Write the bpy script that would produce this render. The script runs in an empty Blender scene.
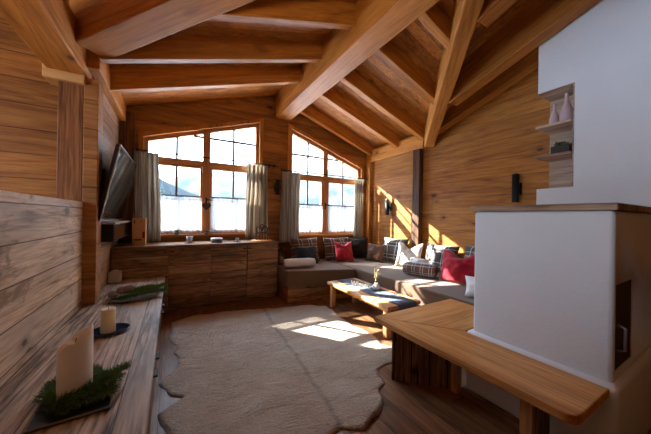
import bpy, bmesh, math, random
from mathutils import Vector, Matrix, noise
PI = math.pi
SC = bpy.context.scene
COL = SC.collection
RND = random.Random(7)

# ------------------------------------------------------------------ colour / nodes
def lin(c):
    c = c / 255.0
    return c / 12.92 if c <= .04045 else ((c + .055) / 1.055) ** 2.4
def rgb(r, g, b): return (lin(r), lin(g), lin(b), 1)

class NT:
    """small node-tree writer"""
    def __init__(s, name):
        s.m = bpy.data.materials.new(name); s.m.use_nodes = True
        s.t = s.m.node_tree; s.t.nodes.clear()
        s.out = s.t.nodes.new('ShaderNodeOutputMaterial')
    def n(s, typ, **kw):
        nd = s.t.nodes.new(typ)
        for k, v in kw.items(): setattr(nd, k, v)
        return nd
    def l(s, a, b): s.t.links.new(a, b)
    def put(s, sock, v):
        if hasattr(v, 'is_linked') or isinstance(v, bpy.types.NodeSocket): s.l(v, sock)
        else: sock.default_value = v
    def math(s, op, a, b=None, c=None):
        nd = s.n('ShaderNodeMath', operation=op)
        s.put(nd.inputs[0], a)
        if b is not None: s.put(nd.inputs[1], b)
        if c is not None: s.put(nd.inputs[2], c)
        return nd.outputs[0]
    def mix(s, f, a, b, blend='MIX'):
        nd = s.n('ShaderNodeMix', data_type='RGBA', blend_type=blend)
        s.put(nd.inputs[0], f); s.put(nd.inputs[6], a); s.put(nd.inputs[7], b)
        return nd.outputs[2]
    def ramp(s, f, stops):
        nd = s.n('ShaderNodeValToRGB'); s.l(f, nd.inputs[0])
        e = nd.color_ramp.elements
        while len(e) > 1: e.remove(e[-1])
        e[0].position, e[0].color = stops[0]
        for p, c in stops[1:]:
            x = e.new(p); x.color = c
        return nd.outputs[0]
    def noise(s, v, scale, detail=3, rough=.55, dist=0):
        nd = s.n('ShaderNodeTexNoise'); s.put(nd.inputs['Vector'], v)
        nd.inputs['Scale'].default_value = scale; nd.inputs['Detail'].default_value = detail
        nd.inputs['Roughness'].default_value = rough; nd.inputs['Distortion'].default_value = dist
        return nd.outputs['Fac']
    def bsdf(s, col, rough=.6, bump=None, bstr=.3, bdist=.01, metal=0, spec=.5, **kw):
        b = s.n('ShaderNodeBsdfPrincipled')
        s.put(b.inputs['Base Color'], col); s.put(b.inputs['Roughness'], rough)
        b.inputs['Metallic'].default_value = metal; b.inputs['Specular IOR Level'].default_value = spec
        for k, v in kw.items(): s.put(b.inputs[k], v)
        if bump is not None:
            bp = s.n('ShaderNodeBump'); bp.inputs['Strength'].default_value = bstr
            bp.inputs['Distance'].default_value = bdist
            s.l(bump, bp.inputs['Height']); s.l(bp.outputs[0], b.inputs['Normal'])
        return b.outputs[0]
    def end(s, sh): s.l(sh, s.out.inputs[0]); return s.m

def wood(name, dark, mid, light, grain='X', plank=None, rough=.55, knots=.6, gap=.012, contrast=1.0,
         grey=None, bstr=.25, tint=.22, spec=.35, jo=None, crk=.1, stain=0):
    """boards: grain axis, plank=(axis,width); grey = a weathered tone blended in by patches"""
    s = NT(name)
    tc = s.n('ShaderNodeTexCoord').outputs['Object']
    sp = s.n('ShaderNodeSeparateXYZ'); s.l(tc, sp.inputs[0])
    ax = {'X': sp.outputs[0], 'Y': sp.outputs[1], 'Z': sp.outputs[2]}
    oi = s.n('ShaderNodeObjectInfo').outputs['Random']
    gapm = None
    if plank:
        p = s.math('DIVIDE', ax[plank[0]], plank[1]); p = s.math('ADD', p, 50.37)
        idx = s.math('FLOOR', p); fr = s.math('FRACT', p)
        if jo:   # staggered butt joints along the grain
            wn0 = s.n('ShaderNodeTexWhiteNoise', noise_dimensions='1D'); s.l(idx, wn0.inputs['W'])
            q = s.math('ADD', s.math('DIVIDE', ax[grain], jo), s.math('MULTIPLY', wn0.outputs[0], 7.0))
            q = s.math('ADD', q, 40.0)
            qi = s.math('FLOOR', q); qf = s.math('FRACT', q)
            idx = s.math('ADD', idx, s.math('MULTIPLY', qi, 17.31))
            ed2 = s.math('MINIMUM', qf, s.math('SUBTRACT', 1.0, qf))
        wn = s.n('ShaderNodeTexWhiteNoise', noise_dimensions='1D'); s.l(idx, wn.inputs['W'])
        rnd = wn.outputs[0]
        ed = s.math('MINIMUM', fr, s.math('SUBTRACT', 1.0, fr))
        mr = s.n('ShaderNodeMapRange', interpolation_type='SMOOTHSTEP')
        s.l(ed, mr.inputs[0]); mr.inputs[1].default_value = gap / plank[1] * .25; mr.inputs[2].default_value = gap / plank[1]
        gapm = mr.outputs[0]
        if jo:
            mr2 = s.n('ShaderNodeMapRange'); s.l(ed2, mr2.inputs[0])
            mr2.inputs[1].default_value = .0005; mr2.inputs[2].default_value = .004 / jo
            gapm = s.math('MULTIPLY', gapm, mr2.outputs[0])
        off = s.math('ADD', s.math('MULTIPLY', rnd, 31.0), s.math('MULTIPLY', oi, 13.0))
    else:
        rnd = oi; off = s.math('MULTIPLY', oi, 23.0)
    def stretched(g, c):
        cb = s.n('ShaderNodeCombineXYZ')
        for i, a in enumerate('XYZ'):
            k = g if a == grain else c
            s.l(s.math('MULTIPLY_ADD', ax[a], k, off), cb.inputs[i])
        return cb.outputs[0]
    broad = s.noise(stretched(.6, 4.5), 1, 3, .55, .6)
    mott = s.noise(stretched(1.8, 26), 1, 4, .65, 1.2)
    ringw = s.math('FRACT', s.math('MULTIPLY', s.noise(stretched(.3, 3.4), 1, 2, .4, .5), 10.0))
    ringm = s.math('MULTIPLY', s.math('ABSOLUTE', s.math('SUBTRACT', ringw, .5)), 2.0)
    fine = s.noise(stretched(5.0, 110), 1, 2, .6)
    v = s.math('ADD', s.math('MULTIPLY_ADD', ringm, .16, s.math('MULTIPLY', fine, .30)), s.math('MULTIPLY_ADD', broad, .42, s.math('MULTIPLY', mott, .55)))
    crack = s.math('POWER', ringm, 6.0)
    v = s.math('MULTIPLY_ADD', crack, -crk, v)
    v = s.math('MULTIPLY_ADD', s.math('SUBTRACT', v, .715 - crk*.14), contrast * 1.35, .5)
    col = s.ramp(v, [(.2, dark), (.48, mid), (.76, light)])
    if grey is not None:
        patch = s.noise(stretched(1.1, 4.0), 1, 4, .6, .4)
        pm = s.n('ShaderNodeMapRange'); s.l(patch, pm.inputs[0]); pm.inputs[1].default_value = .42; pm.inputs[2].default_value = .62
        col = s.mix(s.math('MULTIPLY', pm.outputs[0], .75), col, s.mix(fine, tuple(x * .6 for x in grey[:3]) + (1,), grey))
    if stain:
        sn = s.noise(stretched(2.6, 6.5), 1, 5, .68, .5)
        sm_ = s.n('ShaderNodeMapRange', interpolation_type='SMOOTHSTEP'); s.l(sn, sm_.inputs[0]); sm_.inputs[1].default_value = .53; sm_.inputs[2].default_value = .64
        col = s.mix(s.math('MULTIPLY', sm_.outputs[0], stain), col, dark)
    # per board tone
    tone = s.math('MULTIPLY_ADD', rnd, tint * 2, 1 - tint)
    cmb = s.n('ShaderNodeCombineColor'); [s.l(tone, cmb.inputs[i]) for i in range(3)]
    col = s.mix(1.0, col, cmb.outputs[0], 'MULTIPLY')
    if knots:
        vo = s.n('ShaderNodeTexVoronoi', feature='F1'); s.l(stretched(2.4, 4.2), vo.inputs['Vector']); vo.inputs['Scale'].default_value = 1
        gate = s.n('ShaderNodeSeparateColor'); s.l(vo.outputs['Color'], gate.inputs[0])
        gt = s.math('GREATER_THAN', gate.outputs[0], 1 - knots * .5)
        dd = s.math('MULTIPLY_ADD', s.math('SUBTRACT', broad, .5), .2, vo.outputs['Distance'])
        for (r0, r1, k, mul) in ((.26, .10, .4, .75), (.11, .06, .85, .35)):     # halo, then the knot itself
            km = s.n('ShaderNodeMapRange', interpolation_type='SMOOTHSTEP'); s.l(dd, km.inputs[0])
            km.inputs[1].default_value = r0; km.inputs[2].default_value = r1
            col = s.mix(s.math('MULTIPLY', s.math('MULTIPLY', km.outputs[0], gt), k), col, tuple(x * mul for x in dark[:3]) + (1,))
    h = s.math('MULTIPLY', fine, .35)
    if gapm is not None:
        col = s.mix(gapm, tuple(x * .3 for x in dark[:3]) + (1,), col)
        h = s.math('ADD', h, s.math('MULTIPLY', gapm, 1.2))
    return s.end(s.bsdf(col, rough, h, bstr, .006, spec=spec))

def plain(name, col, rough=.5, metal=0, var=.0, scale=20, bump=0, spec=.5, **kw):
    s = NT(name)
    tc = s.n('ShaderNodeTexCoord').outputs['Object']
    nz = s.noise(tc, scale, 4)
    c = col
    if var: c = s.mix(nz, tuple(max(0, x * (1 - var)) for x in col[:3]) + (1,), tuple(min(1, x * (1 + var)) for x in col[:3]) + (1,))
    return s.end(s.bsdf(c, rough, nz if bump else None, bump, .004, metal, spec, **kw))

M = {}
# golden-brown spruce of beams, ceiling and walls
G1, G2, G3 = rgb(112, 64, 22), rgb(178, 112, 42), rgb(206, 144, 66)
for a in 'XYZ':
    M['beam' + a] = wood('spruce_beam_' + a, G1, G2, G3, a, None, knots=.7, contrast=.85, tint=.1)
M['roofY'] = wood('roof_boards_y', rgb(98, 54, 18), rgb(164, 102, 38), rgb(196, 134, 60), 'X', ('Y', .125), knots=.7, gap=.004)
M['roofX'] = wood('roof_boards_x', rgb(98, 54, 18), rgb(164, 102, 38), rgb(196, 134, 60), 'Y', ('X', .125), knots=.7, gap=.004)
M['wallX'] = wood('log_wall_x', rgb(92, 55, 22), rgb(148, 94, 40), rgb(178, 124, 62), 'X', ('Z', .2), knots=.9, gap=.004, tint=.16)
M['wallY'] = wood('log_wall_y', rgb(106, 62, 22), rgb(164, 104, 40), rgb(192, 134, 62), 'Y', ('Z', .235), knots=.9, gap=.003, tint=.1)
M['tvwall'] = wood('weathered_wall', rgb(88, 58, 34), rgb(144, 102, 66), rgb(182, 140, 102), 'Y', ('Z', .2), knots=.8, gap=.005, grey=rgb(156, 132, 110), stain=.4)
M['half'] = wood('half_wall_boards', rgb(128, 98, 70), rgb(206, 176, 144), rgb(238, 216, 190), 'Y', ('Z', .195), knots=1.0, gap=.005, contrast=1.3, grey=rgb(216, 198, 178), tint=.1, crk=.16, stain=.75)
M['floor'] = wood('floor_boards', rgb(66, 42, 26), rgb(120, 82, 54), rgb(152, 112, 78), 'Y', ('X', .17), rough=.42, knots=.7, gap=.003, jo=2.1, tint=.15)
M['cab'] = wood('reclaimed_boards', rgb(68, 43, 25), rgb(138, 98, 64), rgb(176, 136, 98), 'X', ('Z', .13), knots=1.0, gap=.004, contrast=1.3, tint=.25, crk=.22, stain=.4)
M['cabtop'] = wood('reclaimed_top', rgb(78, 52, 34), rgb(136, 100, 70), rgb(176, 140, 106), 'X', None, knots=.4, contrast=1.2)
M['low'] = wood('weathered_bench', rgb(74, 58, 46), rgb(166, 142, 120), rgb(218, 198, 178), 'Y', ('X', .29), knots=.7, gap=.003, contrast=1.7, grey=rgb(190, 178, 164), tint=.1, crk=.34, stain=.35)
M['lowfront'] = wood('weathered_front', rgb(66, 46, 34), rgb(122, 92, 70), rgb(160, 128, 104), 'Y', ('Z', .12), knots=.6, gap=.004, contrast=1.5)
for a in 'XY':
    M['oak' + a] = wood('oak_' + a, rgb(150, 98, 48), rgb(200, 144, 82), rgb(224, 176, 112), a, (('Y' if a == 'X' else 'X'), .1), rough=.38, knots=.25, gap=.0015, contrast=1.0, tint=.12)
M['railwood'] = wood('rail_wood', rgb(84, 54, 30), rgb(130, 90, 54), rgb(158, 116, 74), 'Y', None, knots=.2)
M['oakedge'] = wood('oak_upright', rgb(120, 80, 46), rgb(168, 120, 74), rgb(196, 150, 102), 'Z', None, rough=.45, knots=.2)
M['table'] = wood('table_oak', rgb(140, 92, 50), rgb(190, 136, 84), rgb(214, 166, 112), 'Y', None, rough=.4, knots=.3)
M['darkoldZ'] = wood('old_dark_vertical', rgb(44, 31, 21), rgb(108, 80, 57), rgb(150, 118, 88), 'Z', ('X', .09), knots=.3, gap=.005, contrast=1.5, crk=.4)
M['darkpost'] = wood('dark_post', rgb(46, 28, 16), rgb(88, 56, 32), rgb(120, 82, 50), 'Z', None, knots=.5, contrast=1.5)
M['brownpost'] = wood('brown_post', rgb(78, 46, 24), rgb(128, 82, 46), rgb(160, 112, 70), 'Z', None, knots=.6, contrast=1.3)
M['frame'] = wood('window_wood', rgb(140, 88, 48), rgb(184, 128, 78), rgb(206, 154, 104), 'Z', None, knots=.3, contrast=.7)
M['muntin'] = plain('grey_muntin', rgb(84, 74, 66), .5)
M['newwood'] = wood('pale_block', rgb(186, 132, 72), rgb(220, 168, 104), rgb(236, 192, 132), 'X', None, knots=.2, contrast=.7)
M['slab'] = wood('stove_slab', rgb(110, 82, 62), rgb(164, 134, 110), rgb(196, 168, 144), 'Y', None, knots=.5, contrast=1.4)
M['shelfwood'] = wood('shelf_wood', rgb(120, 96, 80), rgb(172, 148, 130), rgb(204, 184, 168), 'Y', None, knots=.5, contrast=1.3)
def plaster(name):
    s = NT(name)
    tc = s.n('ShaderNodeTexCoord').outputs['Object']
    a = s.noise(tc, 3.5, 4); b = s.noise(tc, 42, 4, .65)
    c = s.mix(a, rgb(220, 230, 242), rgb(232, 239, 248))
    return s.end(s.bsdf(c, .85, s.math('ADD', s.math('MULTIPLY', a, .6), s.math('MULTIPLY', b, .5)), .35, .012, spec=.2))
M['plaster'] = plaster('white_plaster')
M['black'] = plain('black_metal', rgb(22, 22, 23), .6, 0, spec=.3)
M['blackgloss'] = plain('black_gloss', rgb(12, 12, 14), .08, spec=.6)
M['iron'] = plain('stove_door_iron', rgb(14, 15, 18), .45)
M['silver'] = plain('silver_rim', rgb(190, 192, 196), .25, .9)
M['chrome'] = plain('handle_steel', rgb(170, 172, 176), .3, .9)
M['copper'] = plain('copper', rgb(176, 104, 70), .35, .8)
M['candle'] = plain('candle_wax', rgb(250, 246, 240), .45, var=.02, scale=6, **{'Subsurface Weight': .08, 'Subsurface Radius': (.02, .018, .016), 'Subsurface Scale': .3})
M['candle2'] = plain('candle_wax_yellow', rgb(242, 230, 196), .45, var=.05, scale=8, **{'Subsurface Weight': .2, 'Subsurface Radius': (.03, .02, .01), 'Subsurface Scale': .3})
M['silverdark'] = plain('tray_edge', rgb(120, 112, 104), .4, .3)
M['slate'] = plain('black_tray', rgb(20, 22, 26), .3, var=.2)
M['blueplate'] = plain('blue_glaze', rgb(26, 40, 60), .12, var=.2)
M['dish'] = plain('grey_dish', rgb(150, 134, 122), .4, var=.1)
M['fir'] = plain('fir_needles', rgb(84, 122, 58), .6, var=.4, scale=30)
M['twig'] = plain('twig_bark', rgb(86, 62, 42), .8)
M['cone'] = plain('pine_cone', rgb(176, 140, 122), .75, var=.3, scale=60)
M['glass_cup'] = plain('frosted_glass', rgb(232, 236, 240), .25, **{'Transmission Weight': .5})
M['white'] = plain('white_ceramic', rgb(228, 228, 226), .3)
M['offwhite'] = plain('cream_shade', rgb(206, 190, 170), .6)
M['greyfelt'] = plain('slate_felt', rgb(96, 108, 112), .8)
M['vase'] = plain('mauve_vase', rgb(196, 176, 182), .55, var=.05)
M['potdark'] = plain('dark_pot', rgb(62, 54, 50), .7, var=.2)
M['leaf'] = plain('succulent_leaf', rgb(78, 90, 62), .5, var=.3)
M['seat'] = plain('taupe_upholstery', rgb(104, 80, 62), .9, var=.14, scale=240, bump=.25, spec=.15, **{'Sheen Weight': .25})
M['red'] = plain('red_fabric', rgb(160, 16, 38), .8, var=.18, scale=9, bump=.3, spec=.2, **{'Sheen Weight': .3})
M['navy'] = plain('dark_blue_fabric', rgb(44, 52, 62), .9, var=.2, scale=160, spec=.15)
M['darkgrey'] = plain('charcoal_fabric', rgb(44, 42, 44), .9, var=.2, scale=160, spec=.15)
M['brown'] = plain('brown_fabric', rgb(98, 72, 56), .9, var=.3, scale=60, spec=.15)
M['whitefab'] = plain('white_fabric', rgb(226, 226, 228), .9, var=.05)
M['towel'] = plain('pale_throw', rgb(206, 200, 198), .95, var=.2, scale=28, bump=.4, spec=.1)
M['runner'] = plain('slate_runner', rgb(98, 104, 116), .95, var=.28, scale=260, bump=.4, spec=.1)
M['letter'] = plain('pale_letters', rgb(214, 206, 186), .6)
M['dry'] = plain('dry_twigs', rgb(176, 160, 118), .8, var=.3, scale=50)
M['box'] = plain('pine_box', rgb(214, 160, 104), .6, var=.12, scale=14)
M['brownink'] = plain('burnt_brown', rgb(64, 36, 22), .7)
M['redink'] = plain('red_paint', rgb(150, 30, 36), .6)
M['darkwood'] = plain('dark_carved_wood', rgb(74, 46, 30), .6, var=.3, scale=40)
M['lantern'] = plain('dark_lantern', rgb(34, 28, 26), .5)

def plaid(name, base, block, line, fx=4.2, fz=4.2):
    s = NT(name)
    tc = s.n('ShaderNodeTexCoord').outputs['Object']
    sp = s.n('ShaderNodeSeparateXYZ'); s.l(tc, sp.inputs[0])
    def band(a, f, lo, hi):
        p = s.math('FRACT', s.math('MULTIPLY_ADD', a, f, 20.31))
        return s.math('MULTIPLY', s.math('GREATER_THAN', p, lo), s.math('LESS_THAN', p, hi))
    x, z = sp.outputs[0], sp.outputs[2]
    bx, bz = band(x, fx, .05, .52), band(z, fz, .1, .55)
    c = s.mix(s.math('MULTIPLY', s.math('ADD', bx, bz), .42), base, block)
    lx = s.math('MAXIMUM', band(x, fx, .6, .66), band(x, fx, .9, .96)); lz = s.math('MAXIMUM', band(z, fz, .62, .69), band(z, fz, .9, .94))
    c = s.mix(s.math('MULTIPLY', s.math('MAXIMUM', lx, lz), .8), c, line)
    nz = s.noise(tc, 220, 2)
    c = s.mix(s.math('MULTIPLY', nz, .35), c, tuple(k * .6 for k in base[:3]) + (1,))
    return s.end(s.bsdf(c, .95, nz, .3, .003, spec=.12, **{'Sheen Weight': .25}))
M['plaidbrown'] = plaid('brown_plaid', rgb(78, 64, 56), rgb(110, 80, 54), rgb(206, 192, 176), 5.2, 5.2)
M['plaidgrey'] = plaid('grey_plaid', rgb(70, 66, 64), rgb(96, 88, 82), rgb(206, 202, 198), 4.6, 4.6)
M['plaidroll'] = plaid('throw_plaid', rgb(88, 84, 88), rgb(132, 84, 62), rgb(226, 222, 220), 9, 9)
def hearts(name):
    s = NT(name)
    tc = s.n('ShaderNodeTexCoord').outputs['Object']
    vo = s.n('ShaderNodeTexVoronoi', feature='F1'); s.l(tc, vo.inputs['Vector']); vo.inputs['Scale'].default_value = 9
    m = s.n('ShaderNodeMapRange'); s.l(vo.outputs['Distance'], m.inputs[0]); m.inputs[1].default_value = .36; m.inputs[2].default_value = .3
    c = s.mix(s.math('MULTIPLY', m.outputs[0], .55), rgb(206, 194, 178), rgb(150, 132, 118))
    return s.end(s.bsdf(c, .95, s.noise(tc, 160, 2), .3, .003, spec=.1))
M['beige'] = hearts('beige_pattern')

def cloth(name, stripes, trans=.5, tcol=None, open_=0):
    """stripes: (freq, colour a, colour b); translucent woven cloth"""
    s = NT(name)
    tc = s.n('ShaderNodeTexCoord').outputs['UV']
    sp = s.n('ShaderNodeSeparateXYZ'); s.l(tc, sp.inputs[0])
    f, a, b = stripes
    p = s.math('FRACT', s.math('MULTIPLY', sp.outputs[0], f))
    m = s.math('LESS_THAN', p, .45)
    m2 = s.math('LESS_THAN', s.math('ABSOLUTE', s.math('SUBTRACT', p, .72)), .05)
    nz = s.noise(tc, 60, 3)
    c = s.mix(s.math('MAXIMUM', s.math('MULTIPLY', m, .8), s.math('MULTIPLY', m2, .7)), a, b)
    c = s.mix(s.math('MULTIPLY', nz, .3), c, tuple(k * .7 for k in a[:3]) + (1,))
    d = s.n('ShaderNodeBsdfDiffuse'); s.put(d.inputs[0], c)
    t = s.n('ShaderNodeBsdfTranslucent'); s.put(t.inputs[0], c)
    mx = s.n('ShaderNodeMixShader'); mx.inputs[0].default_value = trans
    s.l(d.outputs[0], mx.inputs[1]); s.l(t.outputs[0], mx.inputs[2])
    o = mx.outputs[0]
    if open_:
        tr = s.n('ShaderNodeBsdfTransparent'); m3 = s.n('ShaderNodeMixShader'); m3.inputs[0].default_value = open_
        s.l(o, m3.inputs[1]); s.l(tr.outputs[0], m3.inputs[2]); o = m3.outputs[0]
    return s.end(o)
M['curtain'] = cloth('striped_curtain', (13, rgb(208, 200, 186), rgb(150, 142, 130)), .5)
M['lace'] = cloth('white_lace', (7, rgb(206, 208, 214), rgb(176, 180, 188)), .3, None, .16)
def glass():
    s = NT('window_glass')
    lw = s.n('ShaderNodeLayerWeight'); lw.inputs[0].default_value = .5
    refl = s.math('MULTIPLY_ADD', s.math('POWER', lw.outputs['Facing'], 4.0), .7, .03)
    tr = s.n('ShaderNodeBsdfTransparent'); tr.inputs[0].default_value = (.97, .98, .98, 1)
    gl = s.n('ShaderNodeBsdfGlossy'); gl.inputs['Roughness'].default_value = .01
    mx = s.n('ShaderNodeMixShader'); s.l(refl, mx.inputs[0]); s.l(tr.outputs[0], mx.inputs[1]); s.l(gl.outputs[0], mx.inputs[2])
    return s.end(mx.outputs[0])
M['glass'] = glass()
def hide():
    s = NT('cow_hide')
    tc = s.n('ShaderNodeTexCoord').outputs['Object']
    mp = s.n('ShaderNodeMapping'); s.l(tc, mp.inputs[0]); mp.inputs['Scale'].default_value = (.38, 1, 1); mp.inputs['Rotation'].default_value = (0, 0, .3)
    hair = s.noise(mp.outputs[0], 120, 3, .6); mid = s.noise(mp.outputs[0], 10, 4, .6, .6); big = s.noise(tc, 2.3, 3)
    c = s.ramp(big, [(.3, rgb(206, 180, 152)), (.55, rgb(226, 208, 186)), (.75, rgb(236, 226, 212))])
    c = s.mix(s.math('MULTIPLY', mid, .42), c, rgb(162, 138, 114))
    # darker line along the back
    sp = s.n('ShaderNodeSeparateXYZ'); s.l(tc, sp.inputs[0])
    wob = s.math('MULTIPLY_ADD', s.noise(tc, 5, 3), .12, -.06)
    ln = s.math('ABSOLUTE', s.math('ADD', s.math('ADD', sp.outputs[0], s.math('MULTIPLY', sp.outputs[1], -.08)), wob))
    m = s.n('ShaderNodeMapRange', interpolation_type='SMOOTHSTEP'); s.l(ln, m.inputs[0]); m.inputs[1].default_value = .034; m.inputs[2].default_value = .004
    c = s.mix(s.math('MULTIPLY', m.outputs[0], s.math('MULTIPLY', mid, .8)), c, rgb(96, 74, 58))
    st_ = s.noise(mp.outputs[0], 34, 3, .6, .4)
    stm = s.n('ShaderNodeMapRange'); s.l(st_, stm.inputs[0]); stm.inputs[1].default_value = .55; stm.inputs[2].default_value = .72
    c = s.mix(s.math('MULTIPLY', stm.outputs[0], .32), c, rgb(112, 88, 66))
    c = s.mix(s.math('MULTIPLY', hair, .3), c, rgb(120, 98, 76))
    return s.end(s.bsdf(c, .8, s.math('ADD', hair, s.math('MULTIPLY', mid, 2.0)), 1.0, .03, spec=.2, **{'Sheen Weight': .3}))
M['hide'] = hide()
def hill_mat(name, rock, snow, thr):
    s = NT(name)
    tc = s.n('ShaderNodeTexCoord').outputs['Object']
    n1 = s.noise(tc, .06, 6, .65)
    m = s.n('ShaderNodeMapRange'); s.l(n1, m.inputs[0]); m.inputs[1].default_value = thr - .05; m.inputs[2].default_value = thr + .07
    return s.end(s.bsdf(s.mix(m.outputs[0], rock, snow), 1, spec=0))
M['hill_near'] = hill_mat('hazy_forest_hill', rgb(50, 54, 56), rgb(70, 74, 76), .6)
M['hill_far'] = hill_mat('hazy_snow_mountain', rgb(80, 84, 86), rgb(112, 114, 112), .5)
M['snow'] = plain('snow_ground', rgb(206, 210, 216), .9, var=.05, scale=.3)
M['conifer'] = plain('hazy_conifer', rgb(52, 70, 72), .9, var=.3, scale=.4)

# ------------------------------------------------------------------ mesh builder
class MB:
    def __init__(s): s.bm = bmesh.new(); s.uv = s.bm.loops.layers.uv.new('UVMap')
    def box(s, x0, x1, y0, y1, z0, z1, bev=0, mat=None, seg=2):
        g = bmesh.ops.create_cube(s.bm, size=1)
        vs = g['verts']
        T = Matrix.Translation(((x0+x1)/2, (y0+y1)/2, (z0+z1)/2)) @ Matrix.Diagonal((x1-x0, y1-y0, z1-z0, 1))
        bmesh.ops.transform(s.bm, matrix=T, verts=vs)
        if bev:
            es = {e for v in vs for e in v.link_edges}
            r = bmesh.ops.bevel(s.bm, geom=list(es), offset=bev, segments=seg, affect='EDGES', profile=.5)
            vs = list({v for f in r['faces'] for v in f.verts} | {v for v in vs if v.is_valid})
        if mat: bmesh.ops.transform(s.bm, matrix=mat, verts=vs)
        return s
    def prism(s, pts, dvec, bev=0, seg=2):
        """planar polygon pts (3D) pushed along dvec"""
        d = Vector(dvec)
        a = [s.bm.verts.new(p) for p in pts]; b = [s.bm.verts.new(Vector(p) + d) for p in pts]
        n = len(pts)
        fs = [s.bm.faces.new(a), s.bm.faces.new(b[::-1])]
        for i in range(n): fs.append(s.bm.faces.new((a[i], b[i], b[(i+1) % n], a[(i+1) % n])))
        bmesh.ops.recalc_face_normals(s.bm, faces=fs)
        if bev:
            es = {e for f in fs for e in f.edges}
            bmesh.ops.bevel(s.bm, geom=list(es), offset=bev, segments=seg, affect='EDGES', profile=.5)
        return s
    def tube(s, pts, r, n=10, cap=True):
        pts = [Vector(p) for p in pts]
        rs = r if isinstance(r, (list, tuple)) else [r] * len(pts)
        rings = []
        for i, p in enumerate(pts):
            t = (pts[min(i+1, len(pts)-1)] - pts[max(i-1, 0)]).normalized()
            u = t.orthogonal().normalized() if i == 0 else (u - t * u.dot(t)).normalized()
            w = t.cross(u)
            rings.append([s.bm.verts.new(p + (u * math.cos(2*PI*k/n) + w * math.sin(2*PI*k/n)) * rs[i]) for k in range(n)])
        fs = []
        for a, b in zip(rings, rings[1:]):
            for k in range(n): fs.append(s.bm.faces.new((a[k], a[(k+1) % n], b[(k+1) % n], b[k])))
        if cap: fs += [s.bm.faces.new(rings[0][::-1]), s.bm.faces.new(rings[-1])]
        for f in fs: f.smooth = True
        return s
    def lathe(s, prof, c, n=28, closed=True):
        """prof: (radius, z) from bottom to top about centre c"""
        rings = []
        for r, z in prof:
            if r < 1e-5: rings.append([s.bm.verts.new((c[0], c[1], c[2] + z))])
            else: rings.append([s.bm.verts.new((c[0] + r*math.cos(2*PI*k/n), c[1] + r*math.sin(2*PI*k/n), c[2] + z)) for k in range(n)])
        fs = []
        for a, b in zip(rings, rings[1:]):
            for k in range(n):
                v = [a[k % len(a)], a[(k+1) % len(a)], b[(k+1) % len(b)], b[k % len(b)]]
                v = list(dict.fromkeys(v))
                if len(v) > 2: fs.append(s.bm.faces.new(v))
        if closed and len(rings[0]) > 1: fs.append(s.bm.faces.new(rings[0][::-1]))
        if closed and len(rings[-1]) > 1: fs.append(s.bm.faces.new(rings[-1]))
        for f in fs: f.smooth = True
        return s
    def grid(s, fn, nu, nv, wrap=False):
        vs = [[s.bm.verts.new(fn(i/nu, j/nv)) for j in range(nv+1)] for i in range(nu+1)]
        for i in range(nu):
            for j in range(nv):
                f = s.bm.faces.new((vs[i][j], vs[i+1][j], vs[i+1][j+1], vs[i][j+1])); f.smooth = True
                for l, (a, b) in zip(f.loops, ((i, j), (i+1, j), (i+1, j+1), (i, j+1))): l[s.uv].uv = (a/nu, b/nv)
        return s
    def xf(s, mat): bmesh.ops.transform(s.bm, matrix=mat, verts=s.bm.verts[:]); return s
    def build(s, name, mat, parent=None, smooth=None, kind=None, weld=False):
        if weld: bmesh.ops.remove_doubles(s.bm, verts=s.bm.verts[:], dist=1e-5)
        me = bpy.data.meshes.new(name)
        if parent is not None and not parent.get('local'):
            bmesh.ops.translate(s.bm, verts=s.bm.verts[:], vec=-org(parent))
        s.bm.normal_update(); s.bm.to_mesh(me); s.bm.free()
        o = bpy.data.objects.new(name, me); COL.objects.link(o)
        me.materials.append(mat)
        if smooth is not None:
            for p in me.polygons: p.use_smooth = smooth
        if parent is not None: o.parent = parent
        if kind: o['kind'] = kind
        return o
def org(o):
    v = Vector((0, 0, 0))
    while o is not None: v += o.location; o = o.parent
    return v
def smooth_by_angle(o, ang=40):
    me = o.data
    for p in me.polygons: p.use_smooth = True
    try: me.set_sharp_from_angle(angle=math.radians(ang))
    except Exception: pass
    return o
def thing(name, label, cat, loc, rz=0, group=None, local=False, rot=None):
    o = bpy.data.objects.new(name, None); COL.objects.link(o)
    o.location = loc; o.rotation_euler = rot if rot else (0, 0, rz)
    o.empty_display_size = .05
    o['label'] = label; o['category'] = cat
    if group: o['group'] = group
    if local or rz or rot: o['local'] = 1      # geometry given in the thing's own axes
    return o
def tag(o, label, cat, group=None):
    o['label'] = label; o['category'] = cat
    if group: o['group'] = group
    return o
def recentre(o):
    """move a world-space mesh's origin to its base"""
    me = o.data
    xs = [v.co for v in me.vertices]
    c = Vector((sum(v.x for v in xs)/len(xs), sum(v.y for v in xs)/len(xs), min(v.z for v in xs)))
    me.transform(Matrix.Translation(-c)); o.location = c
    return o
def struct(o): o['kind'] = 'structure'; return o

# ================================================================== THE ROOM
XL, XR, YF = -.62, 3.58, 4.35          # TV wall, right wall, window wall (inner faces)
RX, RZ = 1.635, 3.37                   # roof ridge
def zl(x): return 2.70 + .314 * (x + .5)
def zr(x): return 2.70 + .3445 * (3.58 - x)
def zm(x): return zl(x) if x < RX else zr(x)
def zc(y): return 2.70 + .33 * (2.85 - y)
CY = .82
YB = -1.2

struct(MB().box(-3.3, 3.9, YB-.1, 4.6, -.12, 0).build('floor', M['floor']))

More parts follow.
